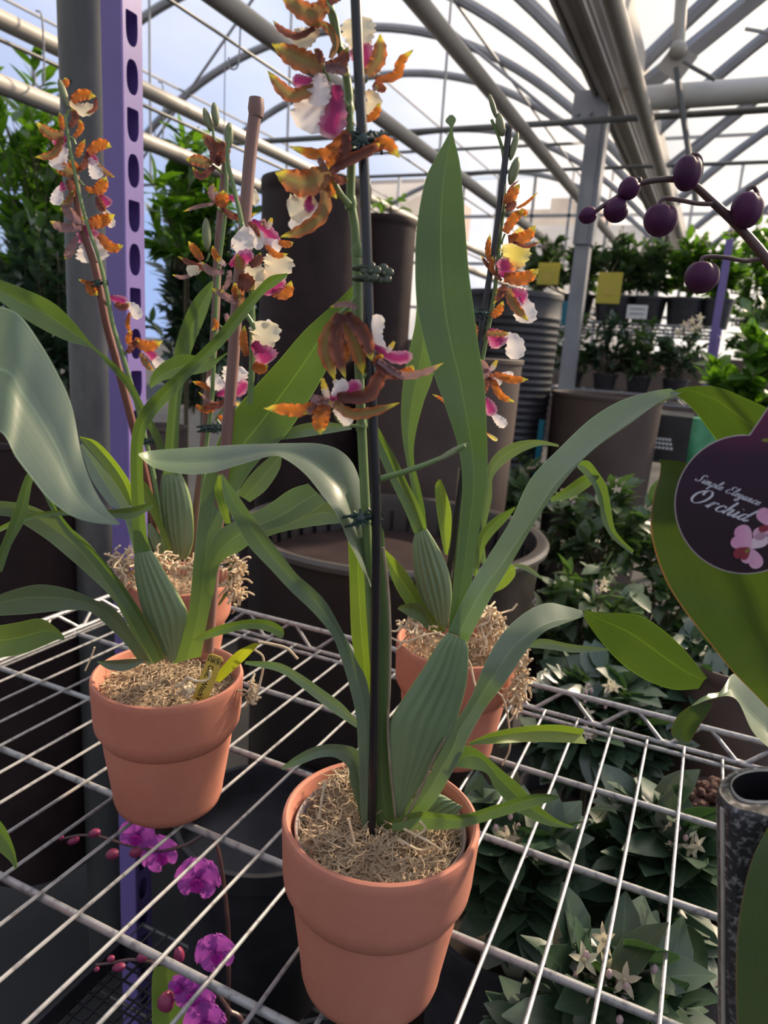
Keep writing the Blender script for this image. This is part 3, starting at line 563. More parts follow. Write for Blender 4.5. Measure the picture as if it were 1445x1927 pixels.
leaf(Cc, '428,1045/438,1050/.77; 432,1080/440,1085/.77; 424,1110/430,1115/.77; 410,1138/413,1140/.77', DC, 'leaf', fold=.2)
stemtube(Cc, '141,330;150,410;178,500;198,600;222,690;250,800;276,905;300,1045', DC, .0045, 'cane', 'bamboo_cane', n=10)
stemtube(Cc, '426,300;418,380;410,480;404,620;392,740;382,850;368,975;362,1050', DC+.01, .0045, 'cane2', 'bamboo_cane', n=10)
stemtube(Cc, '122,215;130,270;142,330;155,390;170,440;186,486;200,545;212,610;228,660;248,727;262,781;290,900;310,1040', DC-.012, (.0015, .0028), 'stem')
stemtube(Cc, '400,240;403,262;412,285;425,320;424,400;410,520;404,640;398,760;386,860;374,1040', DC-.002, (.0014, .0026), 'stem')
clawclip(Cc, 184, 532, DC-.01, 9, .1, 'clip'); clawclip(Cc, 278, 830, DC-.01, 9, .1, 'clip'); clawclip(Cc, 408, 806, DC-.01, 12, 0, 'clip')
budobj(Cc, 127, 200, 111, 150, 14, DC-.01, 'budg'); budobj(Cc, 396, 246, 384, 204, 14, DC, 'budg'); budobj(Cc, 407, 236, 402, 194, 15, DC, 'budg'); budobj(Cc, 430, 276, 431, 232, 17, DC, 'budg'); budobj(Cc, 390, 470, 387, 412, 17, DC, 'budg')
FC = [('130,205,4;126,215;122,225', 'o 16 122,165 124,155 122,146; o 26 135,190 155,178 180,182; n 10 180,184 178,205 160,214; c 26 132,190 150,206 178,204'),
 ('130,258,5;138,262;142,272', 'o 14 118,245 116,228 112,212; n 16 132,240 142,222 134,202; m 28 124,258 112,268 104,276; w 36 124,278 112,300 104,318; b 24 120,254 95,252 68,230; b 19 117,260 100,290 66,296; o 14 140,258 152,242 150,224'),
 ('155,290,4;148,290;144,285', 'o 16 146,296 150,282 160,262; o 26 166,288 188,272 210,276; m 18 164,284 172,295 182,308; w 28 170,296 178,316 186,336; n 15 166,286 160,308 144,324; b 11 184,310 200,325 216,334'),
 ('142,330,4;150,340;158,350', 'o 16 150,322 138,310 130,300; w 26 114,350 108,368 106,386; m 14 116,342 118,352 120,360; n 18 128,338 134,352 136,362; b 28 142,330 120,318 102,314; b 15 140,356 128,380 114,396'),
 ('182,360,4;172,365;165,370', 'o 28 176,362 190,352 200,332; m 22 186,366 198,378 206,388; n 18 184,370 190,388 200,398; w 18 194,392 204,408 212,428; o 12 160,352 170,358 180,362'),
 ('166,420,5;168,430;170,440', 'w 62 166,446 172,468 175,494; m 48 162,424 164,440 168,456; v 22 152,422 128,398 118,378; v 20 154,428 118,428 94,416; o 30 168,420 190,416 216,404; o 22 186,442 210,466 232,462; v 20 144,446 130,476 122,488; y 12 160,424 158,416 157,406'),
 ('178,530,4;182,532;186,534', 'o 22 168,528 172,545 184,556; o 8 166,532 158,530 148,526'),
 ('205,560,4;202,568;200,575', 'm 20 206,558 222,564 240,570; w 22 236,570 252,580 262,600; n 16 216,572 232,578 244,570; o 10 244,588 240,610 246,628'),
 ('240,660,5;236,664;232,668', 'o 14 246,622 242,640 252,655; o 24 252,640 278,652 306,642; n 15 240,664 250,650 262,640; m 20 270,655 284,666 292,676; w 22 280,664 296,680 304,690; b 14 264,664 275,685 290,698'),
 ('396,308,4;405,315;418,325', 'n 26 402,308 404,280 378,250; n 22 410,305 424,285 408,262; b 26 396,310 374,302 350,300; n 16 404,314 378,332 362,314; n 16 408,312 414,300 418,290'),
 ('420,400,4;412,395;408,388', 'c 34 452,378 470,372 486,366; m 20 426,370 448,376 466,396; v 17 406,380 398,362 402,345; o 30 414,390 418,375 420,358; v 9 402,384 375,388 344,398; n 14 418,392 440,408 462,406; o 12 440,404 460,410 484,400; o 12 452,382 460,392 466,400; y 10 410,368 406,362 404,354'),
 ('388,492,4;392,485;394,476', 'o 18 380,490 368,472 354,454; n 14 398,505 368,500 334,482; v 9 370,512 345,522 324,517; c 20 380,494 372,505 358,512'),
 ('432,745,5;420,770;405,790', 'w 30 424,734 408,722 394,708; w 50 434,734 440,712 446,688; m 24 408,742 428,738 450,734; m 24 434,742 450,736 464,716; n 16 440,752 405,764 372,768; v 8 408,762 390,752 374,738; o 11 395,734 380,724 362,718; o 14 368,764 390,772 412,764; g 9 440,758 448,760 452,764; y 11 442,746 436,736 428,726'),
 ('408,790,4;412,795;415,800', 'o 10 410,786 416,786 424,796'),
 ('420,618,4;412,612;405,606', 'v 12 425,590 430,605 438,612; o 10 402,600 408,612 398,622; m 18 428,640 438,632 444,640; w 14 432,650 440,660 436,670')]
for pd, st in FC: flower(Cc, DC-.004, pd, st)
# ================================================================ BACK RIGHT ORCHID
DD = .675; cD = potc(860, 1216, DD)
Dd = empty('potted_orchid', cD, 'orchid in terracotta pot behind the nearest one, its spike tied to a thin black rod', 'orchid', 'potted orchids on the wire shelf')
pot(Dd, cD, .0625, .126); moss(Dd, cD, .0555, SHELF_Z+.112, 21, bumps=((.02, .012, .016, .018),), nst=600)
clump(Dd, '900,1160;920,1158;935,1180;925,1205', DD-.02, .014, 31); clump(Dd, '978,1230;984,1262;976,1295;968,1322', DD-.05, .010, 32); clump(Dd, '765,1175;790,1190;800,1200', DD-.02, .010, 33)
bulb(Dd, '780,1004/803,995; 776,1029/818,1018; 778,1071/834,1048; 786,1112/847,1085; 800,1150/850,1128; 815,1178/844,1168; 826,1192/838,1188', DD-.004, thick=.45, ribs=7, amp=.045)
leaf(Dd, '780,1006/803,994/.672; 761,959/790,954/.672; 732,900/765,905/.672; 711,851/745,863/.672; 696,812/722,822/.672; 680,778/700,784/.672', DD, 'leaf', fold=.18)
leaf(Dd, '785,560/800,562/.69; 780,615/818,640/.69; 763,690/815,705/.688; 755,761/797,757/.686; 757,821/781,821/.684; 765,870/779,868/.682; 775,920/790,915/.68; 784,960/799,958/.678; 792,1000/803,995/.675', DD, 'leaf', fold=.14)
leaf(Dd, '826,902/829,902/.66; 819,915/837,920/.66; 821,954/849,963/.66; 828,1000/848,1010/.66; 836,1042/842,1045/.66', DD, 'leafy', fold=.12)
leaf(Dd, '905,1060/915,1062/.675; 905,1000/912,1004/.675; 910,930/925,940/.67; 917,880/927,900/.667; 935,852/945,876/.66; 960,836/970,858/.65; 985,829/992,846/.64; 1015,828/1020,838/.63; 1050,836/1052,841/.62', DD, 'leafg', fold=.12)
leaf(Dd, '1088,868/1086,880/.62; 1108,868/1098,892/.62; 1127,891/1115,913/.62; 1142,917/1127,947/.62; 1150,960/1132,975/.62; 1157,995/1143,1000/.62; 1172,1016/1157,1018/.62; 1193,1036/1190,1044/.62', DD, 'leaf', fold=.2)
leaf(Dd, '1035,938/1037,945/.63; 1062,919/1074,937/.63; 1093,897/1100,922/.63; 1115,889/1120,906/.625; 1127,896/1126,900/.62', DD, 'leaf', fold=.2)
leaf(Dd, '890,1080/897,1090/.67; 898,1030/908,1040/.67; 904,1000/923,1012/.668; 932,973/952,980/.665; 969,953/970,956/.66', DD, 'leaf', fold=.18)
leaf(Dd, '718,1028/721,1040/.66; 753,1062/742,1100/.66; 778,1096/766,1140/.662; 800,1140/785,1165/.665; 838,1185/820,1195/.668', DD, 'leafy', fold=.1)
leaf(Dd, '925,1114/925,1117/.70; 935,1085/950,1105/.70; 953,1062/968,1085/.70; 968,1064/970,1072/.70', DD, 'leafy', fold=.06)
leaf(Dd, '968,1060/968,1066/.70; 995,1066/993,1076/.70; 1022,1088/1020,1091/.70', DD, 'leafg', fold=.1)
leaf(Dd, '990,1212/990,1218/.60; 1021,1202/1035,1222/.60; 1074,1212/1080,1228/.60; 1150,1221/1150,1224/.60', DD, 'leafg', fold=.15)
leaf(Dd, '752,1140/748,1146/.65; 775,1134/770,1160/.65; 795,1140/790,1172/.655; 815,1175/808,1190/.66', DD, 'leaf', fold=.15)
bulb(Dd, '862,880/874,880; 856,960/872,960; 852,1060/866,1060; 845,1150/862,1150', DD+.004, mat='papery', thick=.5, ribs=2, amp=0, name='dry_sheath')
stemtube(Dd, '958,243;947,330;935,430;918,540;905,620;888,740;876,850;866,920;852,1020;843,1090;838,1180', DD, .0029, 'black', 'support_rod', n=10)
stemtube(Dd, '925,225;940,262;948,300;948,380;940,450;932,540;918,620;905,690;890,800;872,900;862,1020;852,1170', DD+.002, (.0014, .0027), 'stem')
clawclip(Dd, 893, 588, DD-.004, 13, 0, 'clip')
budobj(Dd, 934, 222, 921, 178, 10, DD); budobj(Dd, 945, 255, 938, 214, 17, DD); budobj(Dd, 960, 300, 974, 250, 13, DD); budobj(Dd, 960, 346, 974, 297, 18, DD)
FD = [('950,400,4;946,410;944,420', 'o 24 952,385 962,368 978,346; g 16 956,388 962,375 970,365; n 18 952,395 962,388 972,378; o 7 972,392 990,382 1013,361; n 5 952,372 962,352 978,338'),
 ('950,440,4;946,450;944,460', 'o 22 950,438 966,412 986,394; g 16 962,445 975,438 985,432; o 26 956,450 988,446 1008,424; n 8 965,455 992,464 1018,453; o 14 978,396 986,400 990,408'),
 ('948,470,4;944,480;940,488', 'g 58 958,508 968,485 972,458; m 34 944,522 950,505 948,485; o 30 948,522 985,524 1014,506; o 13 920,492 918,468 922,440; n 10 944,528 922,505 904,480; o 12 928,515 925,500 928,480'),
 ('955,535,4;948,540;940,545', 'm 36 956,546 972,556 990,566; w 44 972,560 988,582 986,608; b 22 956,544 966,572 994,604; n 16 950,535 945,550 928,572; o 18 925,596 938,585 947,566; v 16 954,540 945,545 932,550'),
 ('915,625,4;912,632;908,640', 'w 38 944,630 968,645 968,676; m 38 918,622 932,634 944,652; b 15 916,627 938,628 958,628; o 14 893,640 893,620 894,608'),
 ('918,700,4;912,705;905,712', 'v 18 918,700 910,688 902,676; v 20 922,698 908,706 896,712; w 14 926,708 935,716 942,724; o 18 930,704 962,714 994,714; o 16 924,704 940,742 968,757; n 14 922,710 914,728 908,745; w 12 940,704 955,704 966,706; y 12 922,698 928,690 935,678'),
 ('905,745,4;900,750;895,755', 'm 24 910,748 920,762 928,782; w 20 926,778 938,790 952,802; g 8 915,815 925,822 936,829'),
 ('880,770,4;872,775;866,780', 'o 7 846,766 832,752 814,742')]
for pd, st in FD: flower(Dd, DD-.004, pd, st)
stemtube(Dd, '735,1200,.64;760,1208,.64;800,1195,.645;830,1190,.65', DD, .0010, 'root', 'dry_root')
stemtube(Dd, '875,1240,.61;885,1250,.61;900,1300,.60;945,1310,.60;960,1400,.60;945,1440,.60', DD, .0010, 'root', 'dry_root')
# ================================================================ FOREGROUND, LEFT EDGE
def lump(parent, c, r, name, mat): mb = MB(); mb.ball(c, (r, r, r*.6)); return mb.build(name, M[mat], parent)
pE = W(-60, 1500, .33)
E_ = empty('orchid_plant', (pE[0], pE[1], SHELF_Z+.003), 'plant mostly out of frame whose big grey-green leaf fills the left edge', 'orchid')
pot(E_, np.array([W(-330, 1500, .36)[0], W(-330, 1500, .36)[1], SHELF_Z+.0032]), .0625, .125)
leaf(E_, '-200,800/-120,560/.33/.36; -70,800/-30,572/.325/.36; 0,812/30,588/.32/.358; 30,860/72,640/.317/.355; 58,897/109,704/.315/.35; 89,936/135,765/.312/.345; 118,960/152,850/.31/.335; 145,975/172,910/.31/.325; 180,984/200,958/.31/.318; 222,988/226,985/.31', .32, 'leafg', fold=.10, bow=-.05, label='big drooping grey-green leaf')
leaf(E_, '-330,900/-330,860/.40; -200,760/-150,700/.38/.37; -170,820/-120,560/.36/.345', .36, 'leafg', fold=.2)
leaf(E_, '75,890/80,898/.45; 50,893/62,905/.45; 26,960/48,975/.45; 0,1030/22,1025/.45; -30,1080/4,1076/.45', .45, 'leaf', fold=.1)
leaf(E_, '-80,1170/-80,1245/.44; -20,1178/-20,1240/.44; 30,1172/40,1231/.44; 75,1164/85,1214/.44; 104,1180/108,1204/.44; 121,1198/121,1205/.44', .44, 'leaf', fold=.1)
leaf(E_, '-60,1530/-60,1580/.33; -20,1530/-20,1590/.33; 8,1555/2,1605/.33; 26,1595/20,1622/.33; 33,1628/29,1637/.33', .33, 'leaf', fold=.12, label='leaf tip with a yellow margin')
# ================================================================ FOREGROUND, RIGHT EDGE : moth orchid with printed tag
pF = W(1690, 1500, .46)
cF = np.array([pF[0]+.03, pF[1]+.01, SHELF_Z+.0032])
Fo = empty('moth_orchid', cF, 'moth orchid at the right edge with broad leaf and arching spike of dark purple buds', 'orchid')
pot(Fo, cF, .0625, .125); moss(Fo, cF, .054, SHELF_Z+.11, 41, nst=40)
leaf(Fo, '1238,866/1240,864/.385; 1243,874/1290,871/.385/.37; 1240,900/1345,895/.385/.365; 1232,925/1400,940/.385/.36; 1225,965/1440,1000/.385/.36; 1226,1010/1475,1050/.385/.36; 1240,1062/1505,1110/.385/.36; 1262,1110/1525,1160/.385/.365; 1290,1152/1545,1210/.385/.365; 1328,1201/1560,1270/.387/.37; 1377,1262/1570,1330/.39/.375; 1420,1306/1575,1390/.395/.38; 1470,1356/1580,1440/.40/.385; 1560,1430/1630,1490/.43/.43; 1650,1505/1690,1530/.46/.46', .38, 'leafr', fold=.08, bow=.03, label='broad upright leaf with a reddish edge')
leaf(Fo, '1282,1398/1297,1397/.42; 1266,1385/1305,1385/.42; 1264,1368/1316,1366/.42; 1277,1345/1330,1345/.42; 1297,1329/1343,1322/.42', .42, 'leafr', fold=.1, name='leaf_tip', label='folded down leaf end')
leaf(Fo, '1297,1331/1345,1313/.42/.43; 1345,1313/1362,1292/.42/.435; 1385,1316/1381,1268/.42/.45; 1415,1375/1412,1295/.42/.45; 1450,1410/1450,1330/.42/.45; 1520,1470/1510,1390/.41/.43; 1600,1520/1600,1460/.43/.44; 1660,1540/1670,1515/.455/.455', .42, 'leafg', fold=.12, label='low leaf with a sunlit upper face')
leaf(Fo, '1392,1990/1500,1990/.27; 1385,1880/1495,1880/.275; 1388,1750/1500,1750/.28; 1408,1640/1500,1640/.285; 1435,1575/1500,1560/.29; 1470,1530/1500,1520/.295; 1560,1490/1590,1510/.34; 1650,1500/1670,1525/.43; 1690,1520/1700,1540/.455', .28, 'leafr', fold=.06)
sp = crom([(1560,760,.44),(1500,580,.45),(1445,492,.455),(1395,432,.46),(1343,382,.46),(1300,345,.46),(1262,337,.462),(1205,345,.463),(1165,368,.464),(1120,398,.465)], 6)
mb = MB(); mb.tube([W(*q) for q in sp], list(np.linspace(.0036, .0011, len(sp))), 12); spk = mb.build('flower_spike', M['dstem'], Fo)
stemtube(Fo, '1560,760,.44;1620,1100,.44;1660,1400,.45;1690,1530,.46', .4, .0036, 'dstem', 'flower_spike')
def phbud(x0, y0, x1, y1, wpx, D, pts, two=False):
    a = W(x0, y0, D); b = W(x1, y1, D); L = np.linalg.norm(b-a); z = (b-a)/L; x = RC[:, 0] - z*z.dot(RC[:, 0]); x /= np.linalg.norm(x)
    R = np.array([x, np.cross(z, x), z]).T; r = wpx/2*dep(a)/FPX
    def fn(th, ph):
        q = 1 + .07*abs(math.cos(1.5*th)) ; q *= 1 + .10*math.cos(ph)
        d2 = (th-(1.5*math.pi+.45))/.16
        return q * (1 - .24*math.exp(-((ph)/.5)**2)) * (1 - .07*math.exp(-d2*d2)*max(0, math.cos(ph*.55)))
    mb = MB(); mb.ball((a+b)/2, (r*.98, r*.92, L/2), R, 28, 18, fn)
    bo = mb.build('flower_bud', M['budp'], Fo)
    R2 = crom([[p[0], p[1], D+.001] for p in pts], 5); mb = MB(); mb.tube([W(*q) for q in R2], .0013, 8); mb.build('bud_stalk', M['dstem'], bo)
phbud(1288, 362, 1298, 292, 50, .455, [(1302,346),(1318,330),(1318,300),(1306,290),(1300,300)])
phbud(1400, 432, 1410, 360, 56, .455, [(1392,424),(1404,400),(1425,375),(1420,353),(1408,356),(1406,366)])
phbud(1236, 447, 1248, 384, 60, .455, [(1340,384),(1312,383),(1280,377),(1250,374),(1238,388)])
phbud(1314, 554, 1326, 491, 60, .455, [(1438,487),(1418,489),(1400,491),(1360,484),(1325,484),(1318,494)])
phbud(1168, 374, 1197, 338, 38, .461, [(1205,345),(1203,336),(1196,340)])
phbud(1137, 408, 1178, 384, 44, .464, [(1165,372),(1172,380),(1174,388)])
phbud(1088, 410, 1122, 400, 30, .466, [(1145,380),(1128,392),(1118,400)])
# tag: one flat printed card on a stake
TD = .335
def tg(x, y, off=0.0): return W(x, y, TD + (x-1400)*-.00006 + off)
o0 = tg(1400, 950); ex = tg(1430, 950)-tg(1370, 950); ex /= np.linalg.norm(ex); ey = tg(1400, 920)-tg(1400, 980); ey -= ex*ey.dot(ex); ey /= np.linalg.norm(ey); en = np.cross(ex, ey)
if en.dot(CP-o0) < 0: en = -en
def onplane(x, y, off=0.0):
    r = ray(x, y); t = (o0-CP).dot(en)/r.dot(en); return CP + r*t + en*off
def plane_poly(mb, pts, off, uvc=None):
    mb.add([onplane(x, y, off) for x, y in pts], [tuple(range(len(pts)))])
def tagmat():
    m, n, l, b = newmat('printed_tag'); t = n.new('ShaderNodeTexCoord'); s = n.new('ShaderNodeSeparateXYZ'); l.new(t.outputs['UV'], s.inputs[0])
    f = noise(n, l, 26, 4); v = mth(n, l, 'ADD', s.outputs[1], mth(n, l, 'MULTIPLY', f, .25))
    l.new(ramp(n, l, v, ((.35, (.022, .010, .018)), (.75, (.030, .008, .030)), (.98, (.12, .012, .06)), (1.25, (.16, .02, .08)))), b.inputs['Base Color']); b.inputs['Roughness'].default_value = .35; return m
M['tagp'] = tagmat(); M['tagedge'] = simple('tag_edge', (.42, .34, .36), .5); M['tagtext'] = simple('silver_print', (.62, .62, .70), .4)
M['prpink'] = simple('print_pink', (.68, .30, .50), .45, c2=(.74, .42, .58), sc=120); M['prred'] = simple('print_red', (.25, .03, .05), .45); M['prgreen'] = simple('print_green', (.22, .20, .04), .45); M['prpale'] = simple('print_pale', (.76, .58, .66), .45)
cxT, cyT, rT = 1402, 949, 132
outl = [(1470, 700), (1478, 723)]; 
arc = [(cxT + rT*math.cos(t), cyT + rT*math.sin(t)*.985) for t in np.linspace(math.radians(-86.5), math.radians(-86.5-289), 60)]
outl = [(1492, 690)] + [(1444, 768)] + arc + [(1530, 800), (1560, 730)]
outl = [(1478, 712), (1444, 769)] + [p for p in arc] + [(1510, 820), (1530, 740)]
mb = MB(); n_ = len(outl); fr = [onplane(x, y, .0004) for x, y in outl]; bk = [onplane(x, y, -.0004) for x, y in outl]
mb.add(fr + bk, [tuple(range(n_)), tuple(range(n_, 2*n_))[::-1]] + [(i, n_+i, n_+(i+1) % n_, (i+1) % n_) for i in range(n_)], [(x/1445, 1-(y-700)/400) for x, y in outl]*2)
T_ = empty('plant_tag', onplane(1480, 1100), 'round dark purple plant tag with white script lettering on its stake', 'plant tag')
card = mb.build('tag_card', M['tagp'], T_, smooth=False)
mb = MB(); ed = [onplane(x, y, .0002) for x, y in outl]; mb.tube(ed + [ed[0]], .00035, 5, cap=False); mb.build('tag_rim', M['tagedge'], card)
mb = MB(); mb.tube([onplane(1500, 760), onplane(1540, 1100, -.004), onplane(1545, 1400, -.008)], .0015, 6); mb.build('tag_stake', M['tagp'], T_)
def petalflat(cx, cy, L, Wd, ang, mat, off):
    pts = []; ca, sa = math.cos(ang), math.sin(ang)
    for t in np.linspace(0, 2*math.pi, 28, endpoint=False):
        x = L*(.5+.5*math.cos(t)); y = Wd*.5*math.sin(t)*(.75+.35*math.cos(t)); pts.append((cx + x*ca - y*sa, cy + x*sa + y*ca))
    mb = MB(); plane_poly(mb, pts, off); return mb.build('printed_petal', M[mat], card, smooth=False)
fx, fy = 1410, 1030
for k, (L, Wd, an, mt) in enumerate(((42, 34, 1.15, 'prpink'), (40, 34, -.62, 'prpale'), (46, 40, -2.0, 'prpink'), (38, 28, -2.75, 'prpink'), (30, 26, 1.9, 'prpink'), (34, 24, 2.7, 'prred'), (26, 18, 2.2, 'prred'), (12, 8, 2.4, 'prgreen'))):
    petalflat(fx, fy, L, Wd, an, mt, .0006 + .00012*k)
fx, fy = 1452, 990
for k, (L, Wd, an, mt) in enumerate(((40, 34, -2.2, 'prpink'), (40, 30, 2.6, 'prpink'), (26, 16, 2.9, 'prred'), (34, 26, 1.4, 'prpink'))): petalflat(fx, fy, L, Wd, an, mt, .0006 + .00012*k)
petalflat(1432, 828, 14, 9, 0, 'prgreen', .0006); petalflat(1444, 828, 14, 6, .2, 'prgreen', .0006)
# script lettering as pen strokes; x,y in letter units (x-height = 1)
GL = {'O': (2.3, [[(1.5,2.3),(.9,2.1),(.35,1.4),(.3,.5),(.75,0),(1.3,.2),(1.75,.9),(1.85,1.7),(1.55,2.25),(1.1,2.2),(.95,1.7),(1.05,1.4)]]),
 'r': (1.0, [[(-.15,.1),(.1,.35),(.4,1.05)],[(.42,1.05),(.3,.5),(.15,.0)],[(.25,.4),(.5,.85),(.75,1.05),(.95,.9)]]),
 'c': (.95, [[(.85,.8),(.75,1.0),(.5,1.0),(.2,.6),(.15,.2),(.4,0),(.7,.1),(1.0,.4)]]),
 'h': (1.15, [[(.55,2.1),(.35,1.2),(.1,0)],[(.2,.4),(.5,.9),(.75,1.0),(.8,.75),(.65,.2),(.8,0),(1.15,.35)]]),
 'i': (.6, [[(.3,1.0),(.15,.3),(.25,0),(.6,.35)],[(.45,1.45),(.46,1.5)]]),
 'd': (1.25, [[(.8,.85),(.6,1.02),(.3,.8),(.12,.3),(.25,0),(.55,.15),(.85,.8)],[(1.25,2.1),(.95,1.2),(.75,.3),(.9,0),(1.25,.35)]]),
 'S': (1.5, [[(1.6,1.8),(1.3,2.1),(.9,1.9),(.8,1.4),(.95,.8),(.75,.15),(.3,0),(0,.3),(.25,.5)]]),
 'm': (1.6, [[(.3,1.0),(.1,0)],[(.15,.3),(.5,.95),(.68,.95),(.5,0)],[(.55,.3),(.95,.95),(1.15,.9),(1.0,.2),(1.15,0),(1.55,.35)]]),
 'p': (1.1, [[(.35,1.0),(-.15,-1.0)],[(.15,.3),(.5,.95),(.8,.9),(.8,.4),(.5,0),(.15,.15)],[(.5,0),(1.1,.35)]]),
 'l': (.65, [[(.0,.3),(.45,1.3),(.6,2.0),(.42,2.0),(.15,.5),(.2,0),(.65,.35)]]),
 'e': (.85, [[(0,.35),(.5,.55),(.65,.85),(.45,1.0),(.2,.7),(.12,.25),(.35,0),(.85,.35)]]),
 'E': (1.5, [[(1.4,1.9),(1.1,2.1),(.75,1.9),(.7,1.45),(1.0,1.2)],[(1.0,1.2),(.5,1.1),(.15,.6),(.25,.1),(.7,0),(1.2,.4)]]),
 'g': (1.0, [[(.8,.85),(.5,1.0),(.2,.7),(.15,.2),(.4,.1),(.8,.85)],[(.8,.9),(.55,-.5),(.3,-1.0),(.0,-.8),(.3,-.3),(1.0,.35)]]),
 'a': (1.05, [[(.8,.85),(.5,1.0),(.2,.7),(.12,.2),(.35,0),(.8,.85)],[(.82,.95),(.65,.2),(.75,0),(1.05,.35)]]),
 'n': (1.15, [[(.3,1.0),(.1,0)],[(.15,.3),(.55,.95),(.78,.9),(.62,.2),(.78,0),(1.15,.35)]]), ' ': (.9, [])}
def script(txt, ax, ay, bx, by, sh):
    """script text along the line a->b in photo pixels on the tag plane; sh = pixels per x-height"""
    tot = sum(GL[c][0] for c in txt); a = onplane(ax, ay, .0006); b = onplane(bx, by, .0006); dx = (b-a)/np.linalg.norm(b-a)
    dy = np.cross(en, dx); u = np.linalg.norm(b-a)/tot; v = sh*dep(a)/FPX; mb = MB(); x0 = 0; slant = .35
    if dy.dot(ey) < 0: dy = -dy
    for c in txt:
        wd, ss = GL[c]
        for s in ss:
            P = crom([list(q) for q in s], 5) if len(s) > 2 else np.array(s, float); L_, R_ = [], []
            P3 = [a + dx*((x0+q[0])*u + slant*q[1]*v) + dy*q[1]*v for q in P]
            for i in range(len(P3)):
                t = P3[min(i+1, len(P3)-1)]-P3[max(i-1, 0)]; t /= np.linalg.norm(t)+1e-12
                hv = abs(t.dot(dy)); nn = np.cross(en, t); hw = v*(.05 + .11*max(0, hv-.35)/.65) * (1 if len(P3) > 2 else 1.2)
                L_.append(P3[i]-nn*hw); R_.append(P3[i]+nn*hw)
            mb.grid([[L_[i], R_[i]] for i in range(len(P3))])
        x0 += wd
    return mb
script('Simple Elegance', 1307, 903, 1426, 951, 7.6).build('small_script_lettering', M['tagtext'], card, smooth=False)
script('Orchid', 1292, 940, 1404, 982, 13.5).build('large_script_lettering', M['tagtext'], card, smooth=False)
# black plastic caddy with a pot in it, bottom right
def rrect(w_, d_, r, n=8):
    o = []
    for cx_, cy_, a0 in ((w_/2-r, d_/2-r, 0), (-w_/2+r, d_/2-r, 90), (-w_/2+r, -d_/2+r, 180), (w_/2-r, -d_/2+r, 270)):
        for k in range(n+1): a = math.radians(a0+90*k/n); o.append((cx_+r*math.cos(a), cy_+r*math.sin(a)))
    return o
KT = 1.146
def kout(txt): return np.array([G(q[0], q[1], KT) for q in crom(rows_of(txt), 5)])
ko = kout('1400,1526;1380,1520;1362,1507;1350,1490;1352,1474;1366,1458;1388,1447;1420,1441;1470,1441;1530,1452;1580,1490;1570,1540;1500,1548;1440,1536;1400,1526')
ks = kout('1420,1509;1398,1505;1383,1493;1377,1476;1386,1462;1408,1453;1445,1450;1500,1456;1515,1482;1490,1502;1450,1508;1420,1509')
kc = ko.mean(axis=0); Kb = empty('plant_caddy', (kc[0], kc[1], SHELF_Z+.003), 'dusty black plastic caddy with a dark oval socket, bottom right corner', 'caddy')
def ring(o, s, z, c=None): c = kc if c is None else c; k_ = max(0, (KT-.004-z)/(KT-SHELF_Z))*.036; return [((p[0]-c[0])*s+c[0]+RC[0, 0]*k_, (p[1]-c[1])*s+c[1]+RC[1, 0]*k_, z) for p in o]
mb = MB(); mb.grid([ring(ko, s_, z) for s_, z in ((.90, SHELF_Z+.003), (.96, KT-.05), (.99, KT-.010), (1.0, KT-.004), (.985, KT-.0008), (.96, KT), (.90, KT-.0006))])
sc_ = ks.mean(axis=0); A1 = ring(ko, .90, KT-.0006); A2 = ring(ks, 1.0, KT-.0006)
from mathutils.geometry import tessellate_polygon
kb = mb.build('caddy_body', M['speck'], Kb)
mb = MB(); n_ = len(A1)-1; idx = [int(round(i*(len(A2)-1)/n_)) for i in range(n_+1)]
st_ = min(range(len(A2)), key=lambda i: np.linalg.norm(np.array(A2[i])-np.array(A1[0])))
mb.grid([A1, [A2[(st_+int(i*(len(A2)-1)/n_)) % (len(A2)-1)] for i in range(n_+1)]]); mb.build('caddy_top', M['speck'], kb, smooth=False)
mb = MB(); mb.grid([ring(ks, s_, z, sc_) for s_, z in ((1.045, KT-.001), (1.035, KT+.0006), (1.02, KT+.0008), (1.0, KT-.0005))]); mb.build('socket_rim', M['worn_lit'], kb)
mb = MB(); mb.grid([ring(ks, s_, z, sc_) for s_, z in ((1.0, KT-.0005), (.96, KT-.006), (.93, KT-.05))]); mb.build('socket_wall', M['black'], kb)
mb = MB(); mb.add(ring(ks, .94, KT-.048, sc_)[:-1], [tuple(range(len(ks)-1))]); mb.build('socket_floor', M['black'], kb)
e0 = np.array(ring([G(1352, 1480, KT)], .995, KT)[0]); e1 = np.array(ring([G(1352, 1480, KT)], .955, KT-.05)[0]) ; 
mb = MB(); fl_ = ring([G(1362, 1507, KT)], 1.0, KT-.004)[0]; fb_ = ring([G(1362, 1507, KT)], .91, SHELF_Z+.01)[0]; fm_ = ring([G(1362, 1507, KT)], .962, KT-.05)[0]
mb.tube([np.array(q) for q in (fl_, fm_, fb_)], .0012, 8); mb.build('highlight_ridge', M['worn_lit'], kb)  # thin tube added along the corner, pale to carry the edge highlight
